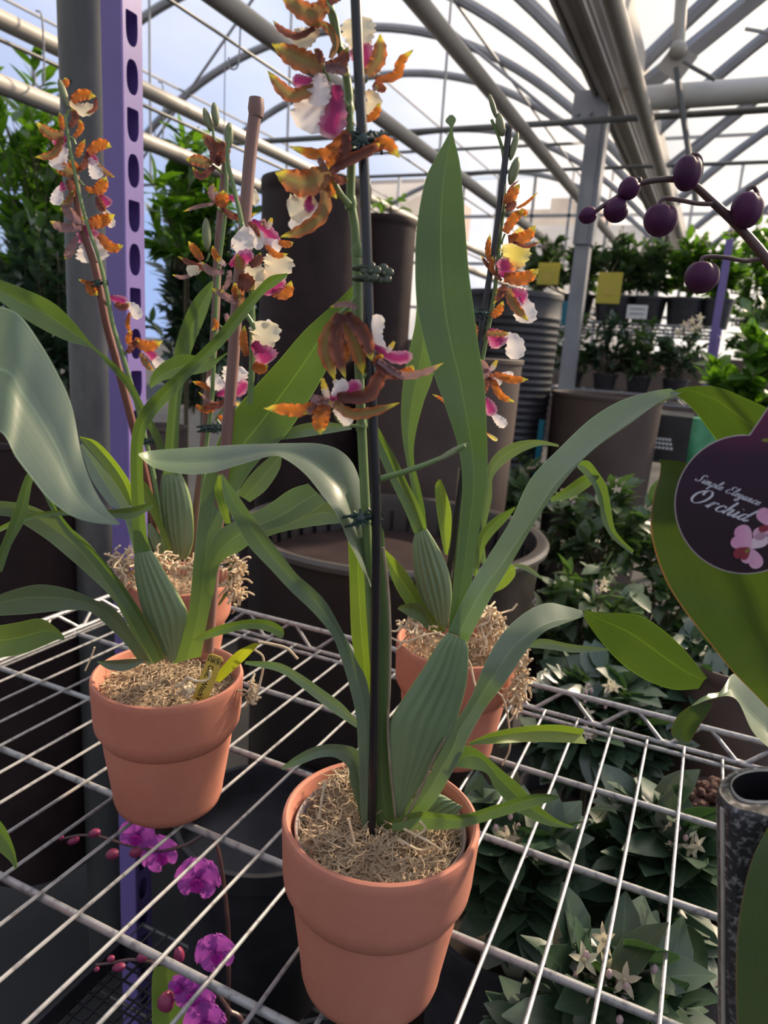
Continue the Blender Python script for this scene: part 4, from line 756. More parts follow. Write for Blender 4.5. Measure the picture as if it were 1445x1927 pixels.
# ================================================================ WIRE SHELF
def cyl(mb, a, b, r, n=10): return mb.tube([a, b], r, n)
SX0, SX1, SY0, SY1 = -.762, .62, .215, .800
Sh = empty('wire_shelf', (SX0, SY1, SHELF_Z), 'white galvanised wire shelf the potted orchids stand on', 'shelf')
x = .0306 - .039*20; k = 0
while x < SX1:
    mb = MB(); cyl(mb, (x, SY0, SHELF_Z+.0016), (x, SY1, SHELF_Z+.0016), .0016, 8); mb.build('shelf_wire', M['wire'], Sh); x += .039
for y in (.3145, .4315, .5485, .672):
    mb = MB(); cyl(mb, (SX0, y, SHELF_Z-.0032), (SX1, y, SHELF_Z-.0032), .0032); mb.build('cross_bar', M['wire'], Sh)
def truss(a, b, out, name):
    a = np.array(a, float); b = np.array(b, float); o = np.array(out, float)*.010; up = np.array([0, 0, .026]); L = np.linalg.norm(b-a)
    mb = MB(); cyl(mb, a, b, .0028); cyl(mb, a-o*.9+[0, 0, -.004], b-o*.9+[0, 0, -.004], .0026); cyl(mb, a+o+up, b+o+up, .0033)
    n = int(L/.038); P = []
    for i in range(n+1):
        t = i/n; q = a+(b-a)*t; P += [q + o*.9 + up*.97 if i % 2 else q + o*.2 + up*.05]
        if i < n: P += [q + (b-a)/n*.28 + (o*.9 + up*.97 if i % 2 else o*.2 + up*.05)]
    mb.tube(P, .0024, 8); mb.build(name, M['wire'], Sh)
truss((SX0, SY1, SHELF_Z), (SX1, SY1, SHELF_Z), (0, 1, 0), 'rim_truss'); truss((SX0, SY0, SHELF_Z), (SX1, SY0, SHELF_Z), (0, -1, 0), 'rim_truss')
truss((SX0, SY0, SHELF_Z), (SX0, SY1, SHELF_Z), (-1, 0, 0), 'rim_truss')
# slotted purple post at the shelf corner
PXc = .50; pp = PY(247, 1135, .835)
def slotpost(name, x, y, z0, z1, w_, pitch, ph, label, plain=.037, holes=True):
    """L-shaped angle: plain wing facing -y, slotted wing facing +x"""
    e = empty(name, (x, y, z0), label, 'post')
    mb = MB(); t = .0022
    mb.box((x-plain/2, y, (z0+z1)/2), (plain, t, z1-z0)); mb.tube([(x-.0015, y+.0005, z0), (x-.0015, y+.0005, z1)], .0028, 8); mb.build('plain_wing', M['purple'], e)
    mb = MB(); n = int((z1-z0)/pitch); m = 24
    for k in range(n):
        zc = z0 + ph + pitch*(k+.5); full = k % 2
        inn = []; outr = []
        for i in range(m):
            a = 2*math.pi*i/m; ca, sa = math.cos(a), math.sin(a); hw = w_*.30; hh = pitch*.37
            yy = hw*math.copysign(abs(ca)**.8, ca); zz = math.copysign(abs(sa)**.8, sa)*hh
            if not full and sa > 0: yy = hw*math.copysign(abs(ca)**.18, ca); zz = hh*abs(sa)**.18*.92
            inn.append((yy, zz)); s = max(abs(ca)/(w_/2), abs(sa)/(pitch/2)); outr.append((ca/s, sa/s))
        for xx in (x, x-t):
            vs = [(xx, y+w_/2+a_, zc+b_) for a_, b_ in inn] + [(xx, y+w_/2+a_, zc+b_) for a_, b_ in outr]
            # corners of the cell
            cs = [(xx, y+w_/2+sx*w_/2, zc+sz*pitch/2) for sx, sz in ((1, 1), (-1, 1), (-1, -1), (1, -1))]
            fs = []
            for i in range(m):
                j = (i+1) % m; o1, o2 = outr[i], outr[j]
                cr = None
                if abs(abs(o1[0])-w_/2) < 1e-9 and abs(abs(o2[1])-pitch/2) < 1e-9 and abs(abs(o2[0])-w_/2) > 1e-9 or abs(abs(o1[1])-pitch/2) < 1e-9 and abs(abs(o2[0])-w_/2) < 1e-9 and abs(abs(o2[1])-pitch/2) > 1e-9:
                    sx = 1 if (o1[0]+o2[0]) > 0 else -1; sz = 1 if (o1[1]+o2[1]) > 0 else -1; cr = 2*m + {(1, 1): 0, (-1, 1): 1, (-1, -1): 2, (1, -1): 3}[(sx, sz)]
                fs.append((i, m+i, cr, m+j, j) if cr is not None else (i, m+i, m+j, j))
            mb.add(vs+cs, fs)
        vs = [(x, y+w_/2+a_, zc+b_) for a_, b_ in inn] + [(x-t, y+w_/2+a_, zc+b_) for a_, b_ in inn]
        mb.add(vs, [(i, (i+1) % m, m+(i+1) % m, m+i) for i in range(m)])
    mb.build('slotted_wing', M['purple'], e, smooth=False)
    mb = MB(); mb.box((x-plain/2-.001, y+w_+.001, (z0+z1)/2), (plain, t, z1-z0)); mb.box((x-plain, y+w_/2, (z0+z1)/2), (t, w_, z1-z0)); mb.build('return_wing', M['purple'], e, smooth=False)
    return e
slotpost('slotted_post', pp[0], pp[1], 0.0, 2.3, .038, .0612, .012, 'purple slotted steel post at the corner of the wire shelf')
q0 = PY(171, 400, .98); q1 = PY(163, 0, .98); q2 = PY(200, 1800, .98)
pr_ = 47/FPX*dep(q0); gx = q0[0]+.0
gp = empty('round_pole', (gx, .98, 0), 'thick weathered round metal pole behind the purple slotted post', 'pole')
mb = MB(); mb.lathe([(pr_, 0), (pr_, 3.2)], (gx, .98, 0), 48); gpp = mb.build('pole_shaft', M['pole'], gp)
hp = W(131, 153, 1.0); hd = np.array([hp[0]-gx, hp[1]-.98]); 
d_ = CP[:2]-np.array([gx, .98]); d_ /= np.linalg.norm(d_)
rr2 = ray(131, 153); 
# hit of the view ray with the pole surface
A_ = rr2[0]**2+rr2[1]**2; B_ = 2*(rr2[0]*(-gx)+rr2[1]*(-.98)); C_ = gx*gx+.98*.98-pr_*pr_; disc = B_*B_-4*A_*C_
if disc > 0:
    t = (-B_-math.sqrt(disc))/(2*A_); h_ = CP+rr2*t; nn = np.array([h_[0]-gx, h_[1]-.98, 0]); nn /= np.linalg.norm(nn)
    mb = MB(); mb.tube([h_-nn*.002, h_+nn*.0006], .0042, 14); mb.build('drilled_hole', M['black'], gpp)
# ================================================================ PLANTERS
def planter(px0, px1, pyt, D, mat, name, label, cat='planter', zb=0.0, taper=.82, rim=.02, lip=True, group=None, ribs=0, group2=None, open_=True, sh=1.0, pyc=None):
    a = W(px0, pyt, D); b = W(px1, pyt, D); r = np.linalg.norm(b-a)/2; c = (a+b)/2; zt = c[2]; e = empty(name, (c[0], c[1], zb), label, cat, group)
    mb = MB(); pf = [(0, 0), (r*taper, 0), (r*(taper+.01), .004)]; H_ = zt-zb
    if ribs:
        for k in range(ribs):
            z = H_*(.30 + .66*k/ribs); q = r*(taper+(1-taper)*z/H_); pf += [(q*.985, z), (q*1.0, z+H_*.002), (q*1.0, z+H_*.66/ribs*.45), (q*.985, z+H_*.66/ribs*.6)]
    pf += [(r*(1-.02), H_-rim*1.5), (r*.985, H_-rim*1.0), (r, H_-rim*.9), (r, H_-rim*.15), (r*.99, H_), (r*.955, H_), (r*.94, H_-rim*.5), (r*.90, H_-.12), (0, H_-.12)]
    mb.lathe(pf, (c[0], c[1], zb), 64); mb.build('planter_body', M[mat], e); return e, c, r
planter(-120, 190, 812, 1.36, 'brown', 'planter', 'big dark brown planter left of the grey pole', taper=.80, rim=.012, zb=.22)
tb, tcn, tr_ = planter(466, 1020, 990, 1.32, 'tub', 'round_tub', 'wide black round tub with a thick rim behind the orchids', taper=.84, rim=.02, zb=.0)
mb = MB()
for k in range(44):
    a = 2*math.pi*k/44
    for zz in (0,): mb.tube([(tcn[0]+tr_*.895*math.cos(a), tcn[1]+tr_*.895*math.sin(a), tcn[2]-.085), (tcn[0]+tr_*.925*math.cos(a), tcn[1]+tr_*.925*math.sin(a), tcn[2]-.03)], .0035, 6)
mb.build('drain_slots', M['black'], tb)
mb = MB(); mb.lathe([(tr_*1.0, -.018), (tr_*1.03, -.012), (tr_*1.035, -.004), (tr_*1.02, .002), (tr_*.99, .002), (tr_*.955, -.006), (tr_*.95, -.02)], tcn, 72); mb.build('tub_rim', M['rim'], tb)
mb = MB(); mb.lathe([(0, -.075), (tr_*.9, -.075)], tcn, 48); mb.build('inner_floor', M['brown'], tb)
planter(493, 700, 345, 1.9, 'brown', 'tall_planter', 'tallest dark brown planter, left of the front stem', taper=.97, rim=.03)
planter(660, 785, 412, 2.15, 'brown', 'tall_planter', 'dark brown planter half hidden behind the taller brown one', taper=1.0, rim=.02)
planter(690, 985, 668, 1.85, 'taupe', 'taupe_planter', 'grey-brown planter in front of the ribbed black stack', taper=.88, rim=.012)
planter(870, 1060, 552, 2.4, 'blackp', 'ribbed_pot_stack', 'tall stack of ribbed black pots with a pale rim line', cat='pot stack', taper=.80, rim=.02, ribs=46)
planter(1040, 1245, 742, 2.3, 'taupe', 'taupe_planter', 'grey-brown planter at the foot of the steel column', taper=.80, rim=.012)
planter(1272, 1500, 1235, 1.05, 'taupe', 'taupe_planter', 'grey-brown planter under the low leaf at the right edge', taper=.95, rim=.02, zb=.35)
planter(455, 560, 600, 2.6, 'brown', 'brown_planter', 'low brown planter glimpsed left of the tallest one', taper=.9)
planter(258, 350, 800, 1.75, 'taupe', 'taupe_planter', 'small taupe planter behind the back left orchid', taper=.9, rim=.01)
planter(350, 640, 1250, 1.15, 'tub', 'black_pot', 'large black pot in the dark under the shelf', cat='pot', taper=.85, rim=.01) if False else None
# ================================================================ SHRUBS
def leafpts(p, d, up, L, w_, bend, fold=.18, n=5):
    d = d/np.linalg.norm(d); s = np.cross(d, up); s /= np.linalg.norm(s)+1e-9; u = np.cross(s, d); rows = []
    for i in range(n):
        t = i/(n-1); hw = w_/2*((0.12, .82, 1.0, .72, .05)[i] if n == 5 else math.sin(math.pi*(t**.8))**.8 if 0 < t < 1 else .06); q = p + d*L*t - u*bend*L*t*t
        rows.append([q - s*hw + u*fold*hw, q, q + s*hw + u*fold*hw])
    return rows
def blossom(mb, c, r, rnd, np_=5):
    ax = np.array([rnd.gauss(0, 1), rnd.gauss(0, 1)-.6, rnd.gauss(0, 1)+.8]); ax /= np.linalg.norm(ax)
    s = np.cross(ax, [.3, .5, .8]); s /= np.linalg.norm(s); t = np.cross(ax, s)
    for k in range(np_):
        a = 2*math.pi*k/np_+rnd.random()*.3; d = (s*math.cos(a)+t*math.sin(a))*.93+ax*.4
        mb.grid(leafpts(c, d, ax, r, r*.42, .25, .2, 4))
    mb.ball(c+ax*r*.15, (r*.16,)*3, None, 6, 4)
def bush(c, rx, ry, rz, n, L, mat, seed, label, name='shrub', cat='shrub', group=None, base=0.0, potr=None, poth=.2, flowers=0, buds=0, wr=.48, shell=.55, upb=.35, potlabel=None, flr=.02):
    rnd = random.Random(seed); e = empty(name, (c[0], c[1], base), label, cat, group); mb = MB(); tw = MB(); pts = []
    nb = max(5, n//14)
    for _ in range(nb):
        a = rnd.uniform(0, 2*math.pi); z = rnd.uniform(-.75, 1); q = (shell + (1-shell)*rnd.random())*math.sqrt(max(.05, 1-z*z))
        tip = np.array([c[0]+rx*q*math.cos(a), c[1]+ry*q*math.sin(a), c[2]+rz*z]); root = np.array([c[0]+rx*.15*rnd.gauss(0, 1), c[1]+ry*.15*rnd.gauss(0, 1), c[2]-rz*.75])
        mid = root*.45+tip*.55; mid[2] += rz*.12*rnd.random(); B_ = crom([root, mid, tip], 5); tw.tube(B_, list(np.linspace(L*.05, L*.015, len(B_))), 5, cap=False)
        for k in range(n//nb):
            t = rnd.uniform(.35, 1.0); i = min(len(B_)-2, int(t*(len(B_)-1))); p = B_[i]+(B_[i+1]-B_[i])*rnd.random()
            out_ = p-np.array([c[0], c[1], c[2]-rz*.5]); out_ = out_/(np.linalg.norm(out_)+1e-6)
            d = out_*.6 + np.array([rnd.gauss(0, .7), rnd.gauss(0, .7), rnd.gauss(0, .45)+upb]); up = np.array([rnd.gauss(0, .35), rnd.gauss(0, .35), 1.0]); LL = L*rnd.uniform(.6, 1.15)
            mb.grid(leafpts(p, d, up, LL, LL*wr*rnd.uniform(.85, 1.1), rnd.uniform(.05, .35)))
        pts.append(tip)
    mb.build('foliage', M[mat], e); tw.build('stems', M['twig'], e)
    if potr:
        mb = MB(); h = poth; mb.lathe([(0, 0), (potr*.8, 0), (potr*.97, h*.9), (potr*1.05, h*.9), (potr*1.05, h), (potr*.97, h), (potr*.93, h*.88)], (c[0], c[1], base), 32); pt = mb.build('nursery_pot', M['blackp'], e)
        mb = MB(); mb.lathe([(potr*.93, h*.88), (0, h*.9)], (c[0], c[1], base), 24); mb.build('soil', M['soil'], pt)
        mb = MB(); mb.tube([(c[0], c[1], base+h*.85), (c[0], c[1], c[2]-rz*.4)], L*.09, 6); mb.build('trunk', M['twig'], e)
    fp = sorted(pts, key=lambda q: q[1]-q[2]*.8)
    for k in range(flowers):
        mb = MB(); q = fp[k % len(fp)]
        for _ in range(rnd.randint(3, 5)): blossom(mb, q+np.array([rnd.gauss(0, flr*.9) for _ in range(3)])+[0, 0, flr*.6], flr, rnd)
        o = mb.build('blossom_cluster', M['flwhite'], e)
        mb = MB()
        for _ in range(5): mb.ball(q+np.array([rnd.gauss(0, flr*.8) for _ in range(3)])+[0, 0, flr*.7], (flr*.22, flr*.22, flr*.32), None, 7, 5)
        mb.build('blossom_buds', M['flpink'], o)
    return e
def bpx(x0, x1, y0, y1, Y, **k):
    c = PY((x0+x1)/2, (y0+y1)/2, Y); sc = dep(c)/FPX; rx = (x1-x0)/2*sc; rz = (y1-y0)/2*sc; return bush((c[0], c[1], c[2]), rx, k.pop('ry', rx*.8), rz, **k)
# citrus plants below and beyond the shelf, right
GB = 'potted citrus bushes right of the shelf'
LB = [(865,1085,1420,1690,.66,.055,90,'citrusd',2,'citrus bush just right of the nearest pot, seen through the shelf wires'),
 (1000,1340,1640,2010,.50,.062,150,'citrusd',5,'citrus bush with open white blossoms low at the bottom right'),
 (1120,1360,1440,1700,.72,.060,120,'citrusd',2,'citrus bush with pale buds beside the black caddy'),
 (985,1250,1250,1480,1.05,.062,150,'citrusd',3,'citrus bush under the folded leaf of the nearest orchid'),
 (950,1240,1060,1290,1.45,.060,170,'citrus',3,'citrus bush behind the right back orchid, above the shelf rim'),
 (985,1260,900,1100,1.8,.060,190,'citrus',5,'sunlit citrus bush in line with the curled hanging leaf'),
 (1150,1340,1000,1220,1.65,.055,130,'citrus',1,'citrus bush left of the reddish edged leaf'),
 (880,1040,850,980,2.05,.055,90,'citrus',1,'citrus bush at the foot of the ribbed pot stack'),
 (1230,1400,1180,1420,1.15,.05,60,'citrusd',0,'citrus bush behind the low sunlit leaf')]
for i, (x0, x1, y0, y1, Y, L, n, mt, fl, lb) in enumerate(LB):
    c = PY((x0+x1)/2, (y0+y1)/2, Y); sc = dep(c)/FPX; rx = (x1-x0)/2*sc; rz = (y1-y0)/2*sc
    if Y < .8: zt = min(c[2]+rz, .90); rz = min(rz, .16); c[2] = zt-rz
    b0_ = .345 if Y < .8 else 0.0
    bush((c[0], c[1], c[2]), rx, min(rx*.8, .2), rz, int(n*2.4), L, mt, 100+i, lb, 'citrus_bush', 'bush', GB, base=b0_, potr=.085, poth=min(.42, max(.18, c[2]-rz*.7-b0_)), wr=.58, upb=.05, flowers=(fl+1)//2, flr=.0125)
# stands carrying those pots
zs_ = []
# tall shrubs, left
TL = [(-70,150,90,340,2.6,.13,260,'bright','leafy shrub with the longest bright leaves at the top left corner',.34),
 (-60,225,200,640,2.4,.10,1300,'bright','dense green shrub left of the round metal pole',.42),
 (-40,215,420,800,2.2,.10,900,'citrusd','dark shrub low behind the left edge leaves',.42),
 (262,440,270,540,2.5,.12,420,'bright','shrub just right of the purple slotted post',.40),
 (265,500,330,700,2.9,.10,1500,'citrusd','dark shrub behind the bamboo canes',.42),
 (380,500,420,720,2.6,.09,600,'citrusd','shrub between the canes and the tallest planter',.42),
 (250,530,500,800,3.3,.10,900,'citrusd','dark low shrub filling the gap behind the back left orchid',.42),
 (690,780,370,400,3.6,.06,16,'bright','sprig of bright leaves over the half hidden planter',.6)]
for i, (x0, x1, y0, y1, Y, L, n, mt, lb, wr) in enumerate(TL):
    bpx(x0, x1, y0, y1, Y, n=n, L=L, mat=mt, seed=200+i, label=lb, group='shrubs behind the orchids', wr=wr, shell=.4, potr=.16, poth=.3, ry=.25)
# ---------------------------------------------------------------- staging behind the column
def bench(x0, x1, y0, y1, z, label):
    e = empty('wire_staging', (x0, y0, 0), label, 'shelving'); mb = MB()
    for yy in (y0, y1):
        for dz in (0, -.05): mb.tube([(x0, yy, z+dz), (x1, yy, z+dz)], .008, 6)
        P = []; n = int((x1-x0)/.06)
        for i in range(n+1): P.append((x0+(x1-x0)*i/n, yy, z-(.05 if i % 2 else 0)))
        mb.tube(P, .005, 5)
    mb.build('shelf_rim', M['steel'], e); mb = MB(); x = x0
    while x <= x1: mb.tube([(x, y0, z), (x, y1, z)], .004, 5); x += .06
    mb.build('shelf_wires', M['steel'], e)
    for xx in (x0, x1):
        for yy in (y0, y1): mb = MB(); mb.box((xx, yy, (z+.0)/2), (.04, .04, z)); mb.build('leg', M['purple'], e)
zb_ = PY(1150, 608, 5.0)[2]; xa = PY(985, 610, 5.0)[0]; xb = PY(1352, 620, 5.0)[0]
bench(xa, xb, 5.0, 5.6, zb_, 'wire staging carrying a row of black pots behind the steel column')
zl_ = PY(1150, 735, 4.9)[2]
bench(xa-.3, xb+.2, 4.3+.35, 5.0-.06, zl_, 'lower wire staging with small bushes behind the column')
for i, (px, w_, hh, sd_) in enumerate(((1012,84,150,1), (1080,74,130,2), (1150,90,155,3), (1215,80,140,4), (1285,86,165,5), (1345,70,170,6))):
    p = PY(px, 600, 5.25); sc = dep(p)/FPX; r = w_*sc/2
    lbs = ['potted citrus on the staging, leftmost, over a yellow hang tag', 'potted citrus directly left of the steel column', 'potted citrus right of the steel column with a white square label', 'potted citrus under the hanging purple buds', 'potted citrus below the lowest purple bud', 'potted citrus at the right end of the staging']
    hr = hh*sc/2*.62
    bush((p[0], 5.3, zb_+.22+hr*.95), r*1.25, r, hr*1.15, 420, .095, 'citrus' if i < 4 else 'bright', 300+i, lbs[i], 'potted_citrus', 'potted plant', 'potted citrus on the staging', base=zb_+.006, potr=r*.82, poth=.19, wr=.5, shell=.35, flowers=1, flr=.03)
for i, (px, w_) in enumerate(((1075,90), (1140,90), (1205,100), (1275,100))):
    p = PY(px, 690, 4.75); sc = dep(p)/FPX; r = w_*sc/2
    bush((p[0], 4.8, zl_+.20+.06), r*1.1, .2, .2, 420, .065, 'citrusd' if i % 2 else 'citrus', 330+i, ['small bush on the lower staging left of the column', 'small bush on the lower staging touching the column', 'small bush on the lower staging in front of a pink box', 'small bush with cream flowers on the lower staging'][i], 'small_bush', 'bush', 'small bushes on the lower staging', base=zl_+.006, potr=.08, poth=.10, flowers=2 if i == 3 else 0, flr=.03)
def cardpx(x0, y0, x1, y1, Y, mat, name, label, cat, th=.004, parent=None):
    a = PY(x0, y0, Y); b = PY(x1, y1, Y); mb = MB(); mb.box(((a[0]+b[0])/2, Y, (a[2]+b[2])/2), (abs(b[0]-a[0]), th, abs(a[2]-b[2])))
    o = mb.build(name, M[mat], parent, smooth=False)
    if parent is None: tag(o, label, cat)
    return o, a, b
for x0, y0, x1, y1, lb in ((1014,494,1050,536,'pale yellow hang tag left of the steel column'), (1127,512,1165,572,'yellow hang tag with printed patch right of the column')):
    o, a, b = cardpx(x0, y0, x1, y1, 4.96, 'ytag2', 'hang_tag', lb, 'tag')
    cx_ = (a[0]+b[0])/2; cz_ = (a[2]+b[2])/2; mb = MB(); mb.box((cx_, 4.956, cz_-.02), (.07, .002, .05)); mb.build('printed_patch', M['ytag'], o, smooth=False)
    mb = MB(); mb.tube([(cx_, 4.96, max(a[2], b[2])), (cx_, 5.1, max(a[2], b[2])+.06), (cx_, 5.25, max(a[2], b[2])+.12)], .002, 5); mb.build('string', M['twig'], o)
o, a, b = cardpx(1181, 573, 1216, 601, 4.995, 'white', 'pot_label', 'white square label on a black pot of the staging', 'label')
for k in range(2): mb = MB(); mb.box(((a[0]+b[0])/2, 4.992, (a[2]+b[2])/2+.018-.03*k), (.09, .001, .008)); mb.build('printed_line', M['steel'], o, smooth=False)
for x0, y0, x1, y1, Y, lb in ((1060,566,1068,612,4.99,'teal plant stake left of the steel column'),):
    cardpx(x0, y0, x1, y1, Y, 'teal', 'teal_stake', lb, 'stake', th=.006)
a = PY(1020, 790, 2.25); mb = MB(); mb.box((a[0], 2.25, a[2]/2), (.016, .01, a[2])); tag(mb.build('teal_stake', M['teal'], None, smooth=False), 'tall teal plastic stake between the ribbed stack and the taupe planter', 'stake')
cardpx(1172, 665, 1245, 700, 5.1, 'brick', 'pink_box', 'pink box on the lower staging', 'box', th=.25)
o, a, b = cardpx(1236, 775, 1292, 868, 2.6, 'blackp', 'black_box_planter', 'black container with white lettering beside the green bag', 'container', th=.25)
mb = MB()
cx_, cz_ = (a[0]+b[0])/2, (a[2]+b[2])/2
for k, ww_ in enumerate((.05, .055, .06)): 
    for j in range(5): mb.box((a[0]+.02+j*ww_/5, 2.6-.127, cz_+.0-.014*k), (ww_/7, .002, .008))
mb.build('white_lettering', M['white'], o, smooth=False)
# green bag with leaf print
a = PY(1290, 870, 2.5); b = PY(1365, 792, 2.5); mb = MB(); nx, nz = 12, 12
g = [[(a[0]+(b[0]-a[0])*i/nx, 2.5-.05*math.sin(math.pi*i/nx)*math.sin(math.pi*min(1, j/nz+.1))-.02, a[2]-.35+(b[2]-a[2]+.35)*j/nz) for i in range(nx+1)] for j in range(nz+1)]
mb.grid(g); g2 = [[(p[0], 2.56+.05*math.sin(math.pi*i/nx), p[2]) for i, p in enumerate(r)] for r in g]; mb.grid(g2)
mb.grid([[p for p in g[-1]], [p for p in g2[-1]]]); mb.grid([[r[0] for r in g], [r[0] for r in g2]]); mb.grid([[r[-1] for r in g], [r[-1] for r in g2]])
M['bag'] = simple('green_bag_print', (.01, .17, .03), .3, c2=(.14, .50, .30), sc=14, vec=(1, 1, .5))
tag(mb.build('soil_bag', M['bag'], None), 'bright green printed bag behind the round plant tag', 'bag')
# distant purple post, right
pq = PY(1362, 560, 4.2); slotpost('slotted_post', pq[0], 4.2, 0, PY(1380, 450, 4.2)[2], .03, .08, .01, 'distant purple post at the right behind the lowest bud', plain=.035)
# bushes far right
for i, (x0, x1, y0, y1, Y, n, L, mt, lb) in enumerate(((1330,1520,420,640,6.6,700,.10,'bright','pale sunlit shrub at the right edge below the bud stem'), (1325,1520,620,800,3.0,420,.085,'bright','bright leaved shrub above the printed tag'), (1380,1520,560,700,4.0,300,.09,'citrus','green shrub behind the distant purple post'))):
    bpx(x0, x1, y0, y1, Y, n=n, L=L, mat=mt, seed=400+i, label=lb, group='shrubs at the right edge', wr=.5, shell=.3, potr=.14, poth=.25, ry=.3)
# ================================================================ UNDER THE SHELF
Z2 = .34
Ls = empty('lower_shelf', (SX0, SY1, Z2), 'dark lower wire shelf below the orchid shelf', 'shelf')
mb = MB(); x = SX0
while x < SX1: mb.tube([(x, SY0, Z2), (x, SY1, Z2)], .0016, 5); x += .026
mb.build('shelf_wires', M['steeld'], Ls)
for y in (SY0, .31, .43, .55, .67, SY1): mb = MB(); mb.tube([(SX0, y, Z2-.004), (SX1, y, Z2-.004)], .003, 6); mb.build('cross_bar', M['steeld'], Ls)
# mesh tray
tr = empty('mesh_tray', (-.60, .50, Z2), 'black mesh tray on the lower shelf', 'tray'); mb = MB()
for k in range(24): mb.box((-.74+.02*k*1.0, .48, Z2+.012), (.0022, .50, .004))
for k in range(26): mb.box((-.51, .23+.02*k, Z2+.012), (.46, .0022, .004))
mb.build('tray_mesh', M['blackp'], tr, smooth=False)
mb = MB()
for sx in (-1, 1): mb.box((-.51+sx*.23, .48, Z2+.02), (.006, .51, .035))
for sy in (-1, 1): mb.box((-.51, .48+sy*.25, Z2+.02), (.46, .006, .035))
mb.build('tray_rim', M['blackp'], tr, smooth=False)
def pharch(label, D, stem, flowers_, buds_, leafrows, potx):
    q = rows_of(stem); b0 = W(q[0][0], q[0][1], D); e = empty('purple_moth_orchid', (b0[0], b0[1], Z2+.003), label, 'orchid', 'purple moth orchids under the shelf')
    pc = (b0[0], b0[1], Z2+.003); mb = MB(); mb.lathe([(0, 0), (.045, 0), (.058, .11), (.061, .115), (.057, .115), (.055, .10), (0, .10)], pc, 32); mb.build('nursery_pot', M['blackp'], e)
    R = crom([[pc[0], pc[1], Z2+.10]] + [list(W(a[0], a[1], D)) for a in q], 5); mb = MB(); mb.tube([np.array(r) for r in R], list(np.linspace(.0028, .0012, len(R))), 8); mb.build('flower_spike', M['dstem'], e)
    for bx, by, ex_, ey_, w_ in buds_: budobj(e, bx, by, ex_, ey_, w_, D, 'budr', 'flower_bud')
    for fx_, fy_, s, rot in flowers_:
        st = ''
        for code, wd, L, an in (('p', 1.25, 1.0, -150), ('p', 1.25, 1.0, -30), ('p', .75, 1.0, -90), ('p', .75, .95, 40), ('p', .75, .95, 140)):
            a = math.radians(an+rot); st += '%s %g %g,%g %g,%g %g,%g;' % (code, wd*s, fx_, fy_, fx_+.6*L*s*math.cos(a), fy_+.6*L*s*math.sin(a), fx_+L*s*math.cos(a), fy_+L*s*math.sin(a))
        a = math.radians(90+rot)
        for an, wd, L in ((90, .5, .62), (50, .3, .42), (130, .3, .42)): a = math.radians(an+rot); st += 'pd %g %g,%g %g,%g;' % (wd*s, fx_, fy_, fx_+L*s*math.cos(a), fy_+L*s*math.sin(a))
        f = None; mb = MB(); mb.tube([W(fx_, fy_, D+.003), W(fx_+3, fy_-6, D+.012)], .0013, 6); f = mb.build('flower', M['stem'], e)
        for k, s_ in enumerate(x for x in st.split(';') if x): 
            s_ = s_.split(); code = s_[0]; pts = [[float(v) for v in p.split(',')] for p in s_[2:]]
            r0 = M['w']; M_old = M.get('w'); M['w'] = M[code]; petal(f, 'w', pts, float(s_[1]), D - (.004 if code == 'pd' else 0) - .0008*k, 'lip' if code == 'pd' else 'petal'); M['w'] = M_old
    if leafrows: leaf(e, leafrows, D+.02, 'leaf', fold=.1)
    return e
pharch('purple moth orchid whose flowers hang just below the left pot', .72, '430,1800;425,1700;410,1600;390,1570;350,1590;300,1600;240,1590;190,1575;150,1572;120,1578', [(258,1572,34,20),(300,1608,36,-30),(372,1655,42,10)], [(222,1605,200,1610,20),(188,1565,168,1570,16),(148,1578,128,1586,13),(118,1572,112,1580,9),(268,1598,245,1608,20)], None, 0)
pharch('purple moth orchid at the very bottom with its spike reaching left', .60, '460,1950;430,1900;400,1860;360,1830;310,1815;250,1806;210,1812;180,1816', [(405,1795,38,-20),(365,1870,40,15),(385,1925,40,-10),(340,1860,26,60)], [(335,1784,340,1810,20),(314,1870,312,1900,32),(275,1795,260,1806,18),(235,1818,212,1822,16),(215,1802,202,1806,12),(186,1822,178,1826,9)], '290,2000/360,2000;286,1900/350,1900;288,1830/340,1830;305,1815/325,1815', 0)
for i, (x, y, D, r, h, lb) in enumerate(((500,1500,.95,.13,.30,'large black pot in the dark below the nearest orchid'), (640,1750,.60,.09,.22,'black pot low in the shadow left of the nearest pot'))):
    p = W(x, y, D); e = empty('black_pot', (p[0], p[1], Z2+.003), lb, 'pot'); mb = MB(); mb.lathe([(0, 0), (r*.82, 0), (r*.98, h*.9), (r*1.04, h*.9), (r*1.04, h), (r*.98, h), (r*.93, h*.85), (0, h*.85)], (p[0], p[1], Z2+.003), 40); mb.build('pot_body', M['blackp'], e)
# pot with soil, lower right
p = W(1010, 1880, .86); z_ = max(.03, p[2]-.02)
e = empty('soil_filled_pot', (p[0], p[1], 0), 'black pot of bare soil with two cream buds at the bottom right', 'pot'); mb = MB(); mb.lathe([(0, 0), (.075, 0), (.10, z_-.01), (.107, z_-.01), (.107, z_), (.10, z_), (.098, z_-.02)], (p[0], p[1], 0), 40); mb.build('pot_body', M['blackp'], e)
mb = MB(); mb.lathe([(.098, z_-.02), (.05, z_-.012), (0, z_-.015)], (p[0], p[1], 0), 30); mb.build('soil', M['soil'], e)
for a_, b_, c_, d_ in ((972,1882,960,1874), (1040,1918,1030,1912)):
    budobj(e, c_, d_, a_+4, b_+6, 22, .80, 'flwhite', 'cream_bud'); stemtube(e, '%d,%d;%d,%d;%d,%d' % (a_, b_, a_+14, b_+14, a_+25, b_+40), .80, .0016, 'root', 'bud_stalk')
p = W(1400, 1500, .80); e = empty('bark_filled_pot', (p[0], p[1], 0), 'brown pot heaped with bark chips behind the black caddy', 'pot'); zt_ = p[2]-.03
